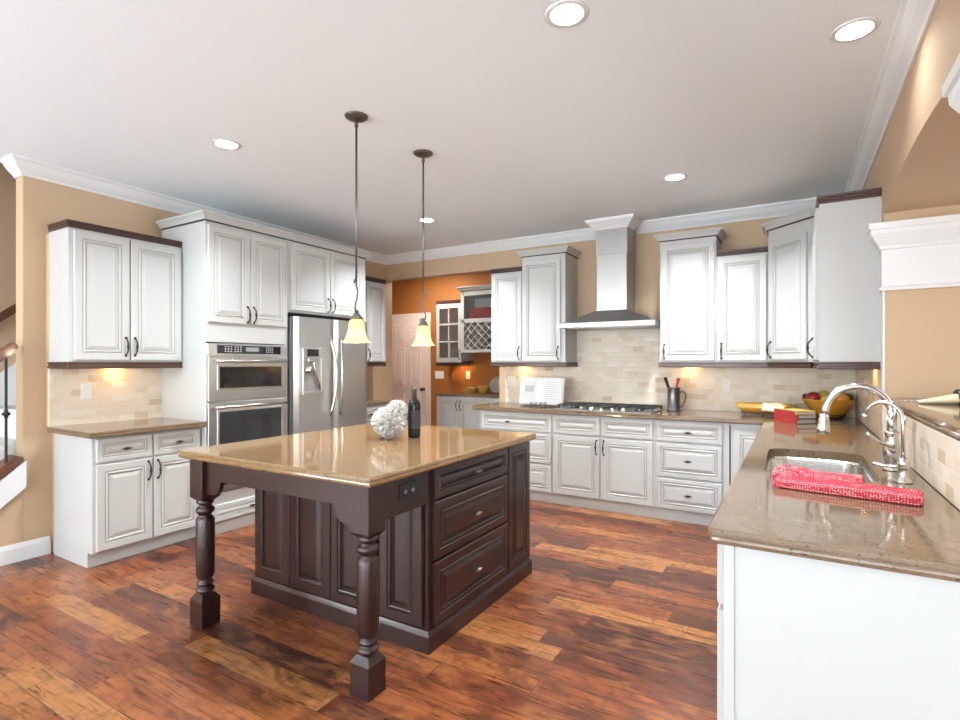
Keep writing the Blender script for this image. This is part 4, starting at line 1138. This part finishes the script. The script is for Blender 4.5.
# ------------------------------------------------------------------ switch and outlet plates
def plate(name, lab, loc, rz, w_=.072, h_=.118, kind='outlet', gang=1, cat='outlet', grp='white wall plates'):
    t = thing(name, lab, cat, loc, rz, grp)
    MB().box(-w_/2, w_/2, -.006, 0, -h_/2, h_/2, 0, .002).build('cover', M['plastic'], t)
    for g in range(gang):
        x = (g-(gang-1)/2)*.046
        if kind == 'outlet':
            for z in (-.024, .024):
                q = MB().lathe([(.0165, 0), (.0165, .002), (.015, .0024)], (0, 0, 0), 16, 0, M=T((x, -.006, z))@RX_(R(90)))
                for s_ in (-.006, .006): q.box(x+s_-.001, x+s_+.001, -.0090, -.0082, z-.003, z+.007, 1)
                q.box(x-.002, x+.002, -.0090, -.0082, z-.011, z-.007, 1)
                q.build('socket', [M['plastic'], M['slot']], t)
        else:
            MB().box(x-.008, x+.008, -.009, -.005, -.018, .018, 0, .002).box(x-.004, x+.004, -.016, -.008, .0, .012, 0, .002).build('toggle', M['plastic'], t)
plate('electrical_outlet', 'white outlet plate on the tiles under the left wall cabinet', (CX+.0085, 1.880, 1.155), R(90))
plate('electrical_outlet', 'white outlet plate on the tiles right of the pewter tankard', (-.547, BY-.0105, 1.160), 0)
plate('light_switch', 'white double switch plate on the tiles left of the cookbook', (-2.785, BY-.0105, 1.155), 0, .118, .118, 'switch', 2, 'switch')
plate('light_switch', 'white triple switch plate on the orange pantry wall beside the door', (-4.75, PY-.0005, 1.18), 0, .165, .118, 'switch', 3, 'switch')
plate('electrical_outlet', 'small white outlet plate on the orange pantry wall above the bowls', (-4.225, PY-.0005, 1.185), 0)
plate('electrical_outlet', 'white outlet plate on the right wall tiles behind the fruit bowl', (RX-.0105, 4.62, 1.19), R(-90))

# ------------------------------------------------------------------ pantry beyond the opening
dr = MB(); DX0, DX1, DH = -5.73, -4.99, 2.09
b = dr
b.box(DX0, DX1, PY-.03, PY-.001, .004, DH, 0)
door = b.build('door_1', [M['door'], M['glaze']])
tag(door, 'pale six panel door in the orange pantry wall', 'door', kind='structure')
pwid = (DX1-DX0-.30)/2
for cx in (DX0+.10, DX0+.20+pwid):
    for (za, zb) in ((.22, .86), (1.0, 1.62), (1.72, 1.97)):
        MB().raised(pwid, zb-za, .012, .03).build('panel', [M['door'], mat('door groove', (.55, .46, .41), .5)], door, (cx, PY-.030, za))
kn = MB().lathe([(.028, 0), (.026, .006), (.011, .012), (.011, .035), (.026, .045), (.030, .058), (.024, .070), (0, .074)], (0, 0, 0), 18, M=T((DX1-.045, PY-.03, .95))@RX_(R(90))); kn.build('door_knob', M['black'], door)
for z in (.25, 1.1, 1.86): MB().box(DX0-.008, DX0+.012, PY-.036, PY-.028, z-.05, z+.05).build('hinge', M['blackmetal'], door)
CAS = [(0, 0), (0, .018), (.075, .024), (.075, 0)]
cs = MB().box(DX0-.075, DX0-.004, PY-.022, PY-.001, 0, DH+.07).box(DX1+.004, DX1+.075, PY-.022, PY-.001, 0, DH+.07).box(DX0-.004, DX1+.004, PY-.022, PY-.001, DH+.004, DH+.07)
struct(cs, 'trim_9', M['door'], 'pale casing around the six panel door', 'trim')
# glazed upper
gx0, gx1, gd = -4.565, -4.125, .33
t = thing('glass_door_cabinet', 'small white pantry wall cabinet with a six pane glass door', 'cabinet', (gx0, PY, UB), 0)
W, H = gx1-gx0, 2.232-UB
MB().box(0, .018, -gd, -.001, 0, H).box(W-.018, W, -gd, -.001, 0, H).box(0, W, -gd, -.001, 0, .018).box(0, W, -gd, -.001, H-.018, H).box(0, W, -.012, -.001, 0, H).box(.018, W-.018, -gd+.03, -.012, H*.35, H*.35+.015).box(.018, W-.018, -gd+.03, -.012, H*.66, H*.66+.015).build('body', M['white'], t)
f = MB(); y0, y1 = -gd-.02, -gd-.0005; sw = .055
f.box(.004, sw, y0, y1, .006, H-.006, 0, .002).box(W-sw, W-.004, y0, y1, .006, H-.006, 0, .002).box(sw, W-sw, y0, y1, .006, .006+sw+.01, 0, .002).box(sw, W-sw, y0, y1, H-sw-.016, H-.006, 0, .002)
f.box(W/2-.012, W/2+.012, y0+.003, y1, sw, H-sw, 0, .001)
for q in (.355, .645): f.box(sw, W-sw, y0+.003, y1, H*q-.012, H*q+.012, 0, .001)
fd = f.build('door', M['white'], t)
MB().box(sw, W-sw, -gd-.010, -gd-.007, sw, H-sw).build('pane', M['pane'], fd)
hardware('pull', W-.03, .11, fd).location.y = y0
MB().sweep(LF(W, gd), DK_CROWN, H).build('crown_molding', M['darkwood'], t)['label'] = 'dark brown stepped crown'
MB().sweep([(0, -.002), (0, -gd), (W+.12, -gd)], RAIL, 0).build('light_rail', M['darkwood'], t)['label'] = 'dark brown light rail'
# wine rack cabinet
wx0, wx1, wd_, wz0, wz1 = -4.118, -3.05, .37, 1.515, 2.385
t = thing('wine_rack_cabinet', 'white pantry wall cabinet with an open shelf above a diamond lattice wine rack', 'cabinet', (wx0, PY, wz0), 0)
W, H = wx1-wx0, wz1-wz0
zs = 1.995-wz0
MB().box(0, .02, -wd_, -.001, 0, H).box(W-.02, W, -wd_, -.001, 0, H).box(.02, W-.02, -wd_, -.001, 0, .045).box(.02, W-.02, -wd_, -.001, H-.06, H).box(.02, W-.02, -wd_, -.001, zs-.055, zs).box(.02, W-.02, -.014, -.001, .045, H-.06).box(.02, .055, -wd_, -wd_+.018, .045, H).box(W-.055, W-.02, -wd_, -wd_+.018, .045, H).build('body', M['white'], t)
lat = MB(); zl0, zl1 = .045, zs-.055; hh = zl1-zl0; xa, xb = .055, W-.055; stp = hh*.44
for sg in (1, -1):
    for k in range(-12, 30):
        c_ = xa+k*stp*.70
        # x = c_ + sg*(z-zl0), clipped to the window
        zlo, zhi = sorted(((xa-c_)/sg, (xb-c_)/sg))
        zlo, zhi = max(0.0, zlo), min(hh, zhi)
        if zhi-zlo < .015: continue
        ax, az_, bx_, bz_ = c_+sg*zlo, zl0+zlo, c_+sg*zhi, zl0+zhi
        ln_ = math.hypot(bx_-ax, bz_-az_); an = math.atan2(bz_-az_, bx_-ax)
        yq = -wd_+.004 if sg > 0 else -wd_+.006
        lat.box(0, ln_, yq, -.016, -.0065, .0065, 0, M=T((ax, 0, az_))@RY_(-an))
lat.build('lattice', M['white'], t)
MB().sweep(LFR(W, wd_), WC_CROWN, H, mats=WC_MATS).build('crown_molding', [M['white'], M['glaze_gap_line']], t)
# red box in the open shelf
rb = thing('storage_box', 'dark red patterned box with ring handles on the wine cabinet shelf', 'box', (-4.0, PY-.30, 1.9955), 0)
def redmat():
    q = NT('dark red patterned board'); v = q.node('ShaderNodeTexVoronoi', {'Vector': q.obj(), 'Scale': 38.0})
    q.set(q.b.inputs['Base Color'], q.ramp(v.outputs['Distance'], [(.08, (.20, .075, .04, 1)), (.25, (.15, .010, .014, 1)), (.7, (.085, .006, .009, 1))])); q.b.inputs['Roughness'].default_value = .5
    return q.m
MB().box(0, .60, -.04, .16, 0, .15, 0, .006).build('case', redmat(), rb)
MB().tube([(-.012+.0*k, -.0+.0, .075+.05*sin(2*pi*k/16)) if False else (-.028+.026*cos(2*pi*k/16), 0, .075+.045*sin(2*pi*k/16)) for k in range(16)], .005, 8, closed=True).build('ring_handle', M['bronze'], rb)
# base cabinets and counter
bx0, bx1, bd = -4.50, -2.83, .43
for (xa, xb, lab) in ((bx0, -3.70, 'white pantry base cabinet with two doors beside the six panel door'), (-3.698, bx1, 'white pantry base cabinet right of its neighbour, below the bowls')):
    W = xb-xa
    cabinet('base_cabinet', lab, 'cabinet', (xa, PY, 0), 0, W, bd, .89, [('door', .02, W/2-.004, .115, .865, ('pull', W/2-.03, .76)), ('door', W/2+.004, W-.015, .115, .865, ('pull', W/2+.03, .76))], GB, toe=True)
m_ = MB(); slab(m_, [(bx0-.02, 6.295), (bx1, 6.295), (bx1, PY-.002), (bx0-.02, PY-.002)], .93)
tag(m_.build('countertop', M['granite']), 'dark granite pantry counter under the orange wall', 'countertop')
gold = mat('ochre glazed bowl', (.42, .25, .05), .4, var=.2)
for (x, y, s_, lab) in ((-4.065, 6.47, .8, 'smallest ochre bowl at the left on the pantry counter'), (-3.955, 6.42, 1.0, 'middle ochre bowl on the pantry counter'), (-3.785, 6.45, 1.25, 'largest ochre bowl at the right on the pantry counter')):
    m_ = MB().lathe([(0, .004), (.032, 0), (.036, .006), (.058, .035), (.068, .072), (.071, .088), (.066, .088), (.062, .07), (.05, .035), (0, .014)], (0, 0, 0), 24)
    o = m_.build('bowl', gold, None, (x, y, .9305)); o.scale = (s_, s_, s_)
    tag(o, lab, 'bowl', 'bowls on the pantry counter')
pl = thing('plate', 'grey plate leaning upright beside the ochre bowls in the pantry', 'plate', (-3.64, 6.60, .9305), 0)
MB().lathe([(0, 0), (.06, 0), (.075, .006), (.12, .014), (.122, .017), (.075, .010), (0, .005)], (0, 0, 0), 32, M=T((0, 0, .121))@RX_(R(72))@RZ_(0)).build('dish', mat('grey glazed plate', (.34, .33, .32), .3, var=.3, vscale=30), pl)

# ------------------------------------------------------------------ lamps
def recessed(x, y, lab, power):
    t = thing('recessed_light', lab, 'ceiling light', (x, y, CZ), 0, 'recessed ceiling lights')
    MB().lathe([(.066, -.0035), (.084, -.004), (.090, -.0005), (.066, -.0005)], (0, 0, 0), 32, caps=False).build('trim_ring', M['trim'], t)
    MB().lathe([(0, -.0022), (.050, -.0022), (.066, -.0032)], (0, 0, 0), 32).build('lens', M['lens'], t)
    area('downlight', (0, 0, -.006), (0, 0, 0), .12, .12, power, (.92, .965, 1.0), t, 'DISK', R(128))
RL = 16.0
recessed(-.788, 2.008, 'recessed ceiling light nearest the viewer at the top of the picture', RL)
recessed(.218, 2.727, 'recessed ceiling light near the arched opening at upper right', RL*.10)
recessed(-3.134, 2.083, 'recessed ceiling light above the left run near the stairs end', RL)
recessed(-.778, 4.187, 'recessed ceiling light in front of the right back cabinets', RL*1.35)
recessed(-3.104, 4.197, 'recessed ceiling light behind the pendants towards the pantry', RL*1.5)

def pendant(x, y, lab, flip):
    t = thing('pendant_light', lab, 'pendant lamp', (x, y, 0), 0, 'pendants over the island')
    br = mat('brushed bronze lamp metal', (.16, .145, .13), .35, metal=.9)
    MB().lathe([(0, CZ-.024), (.018, CZ-.024), (.05, CZ-.018), (.064, CZ-.008), (.066, CZ-.001)], (0, 0, 0), 28).build('canopy', br, t)
    md = MB().tube([(0, 0, CZ-.02), (0, 0, 2.3), (0, 0, 1.83)], .0062, 10).lathe([(.012, CZ-.06), (.010, CZ-.04), (.006, CZ-.02)], (0, 0, 0), 12)
    md.build('rod', br, t)
    # S-shaped scroll stem
    P = []
    cx_, cz_ = .020, 1.822
    for k in range(9):
        a = R(-40+k*40); r_ = .010+.0016*k
        P.append((flip[0]*(.018+r_*cos(a)), flip[1]*(.018+r_*cos(a)), 1.822+r_*sin(a)))
    P = P[:8]
    P += [(flip[0]*-.006, flip[1]*-.006, 1.80), (flip[0]*-.020, flip[1]*-.020, 1.775), (flip[0]*-.012, flip[1]*-.012, 1.735), (flip[0]*.010, flip[1]*.010, 1.705), (flip[0]*.018, flip[1]*.018, 1.675), (flip[0]*.010, flip[1]*.010, 1.655)]
    for k in range(8):
        a = R(20-k*40); r_ = .018-.0016*k
        P.append((flip[0]*(-.010+r_*cos(a)), flip[1]*(-.010+r_*cos(a)), 1.652+r_*sin(a)))
    MB().tube(P, .0052, 10).build('scroll', br, t)
    MB().lathe([(.010, 1.665), (.012, 1.650), (.024, 1.636), (.032, 1.622), (.034, 1.612), (.0, 1.612)], (0, 0, 0), 20).build('cap', br, t)
    n = 32; b_ = []
    prof = [(.030, 1.612), (.038, 1.604), (.042, 1.582), (.045, 1.557), (.050, 1.532), (.059, 1.508), (.070, 1.490), (.080, 1.482)]
    MB().lathe(prof + [(r_-.004, z_+.0005) for r_, z_ in prof[::-1]], (0, 0, 0), 36, caps=False).build('lamp_shade', M['shade'], t)
    MB().sphere((0, 0, 1.520), .024, sub=3, sc=(1, 1, 1.25)).build('bulb', mat('glowing bulb', (1, .95, .85), .5, emit=(1, .85, .6), es=14), t)
    l = bpy.data.lights.new('bulb_light', 'POINT'); l.energy = 6; l.color = (1, .80, .52); l.shadow_soft_size = .02
    o = bpy.data.objects.new('bulb_light', l); COL.objects.link(o); o.parent = t; o.location = (0, 0, 1.475)
pendant(-2.143, 2.225, 'nearer bronze pendant lamp with lit amber glass shade over the island', (.35, -.9))
pendant(-2.133, 2.842, 'farther bronze pendant lamp with lit amber glass shade over the island', (.86, .51))

# small warm under-cabinet lamps on the undersides of the wall cabinets
def undercab(x, y, lab, rz=0, p=.42):
    t = thing('under_cabinet_light', lab, 'light', (x, y, UB), rz, 'under cabinet lights')
    MB().lathe([(.032, -.0005), (.032, -.014), (.026, -.016), (0, -.016)], (0, 0, 0), 20).build('puck', M['blackmetal'], t)
    area('puck_glow', (0, 0, -.018), (0, 0, 0), .05, .05, p, (1, .55, .16), t, 'DISK')
undercab(CX+.07, 2.06, 'warm puck light under the wall cabinet beside the stairs')
undercab(-2.62, BY-.065, 'warm puck light under the wall cabinet beside the pantry opening')
undercab(-.86, BY-.065, 'warm puck light under the wall cabinet above the tankard')
undercab(RX-.06, 4.12, 'warm puck light under the wall cabinet on the right wall')
undercab(-4.28, PY-.12, 'warm puck light under the glass door pantry cabinet', p=.9)
area('pantry_fill_light', (-4.6, 6.05, CZ-.01), (0, 0, 0), .3, .3, 17, (1, .95, .86), None, 'DISK')  # added fill lamp without a fixture, brightens the pantry
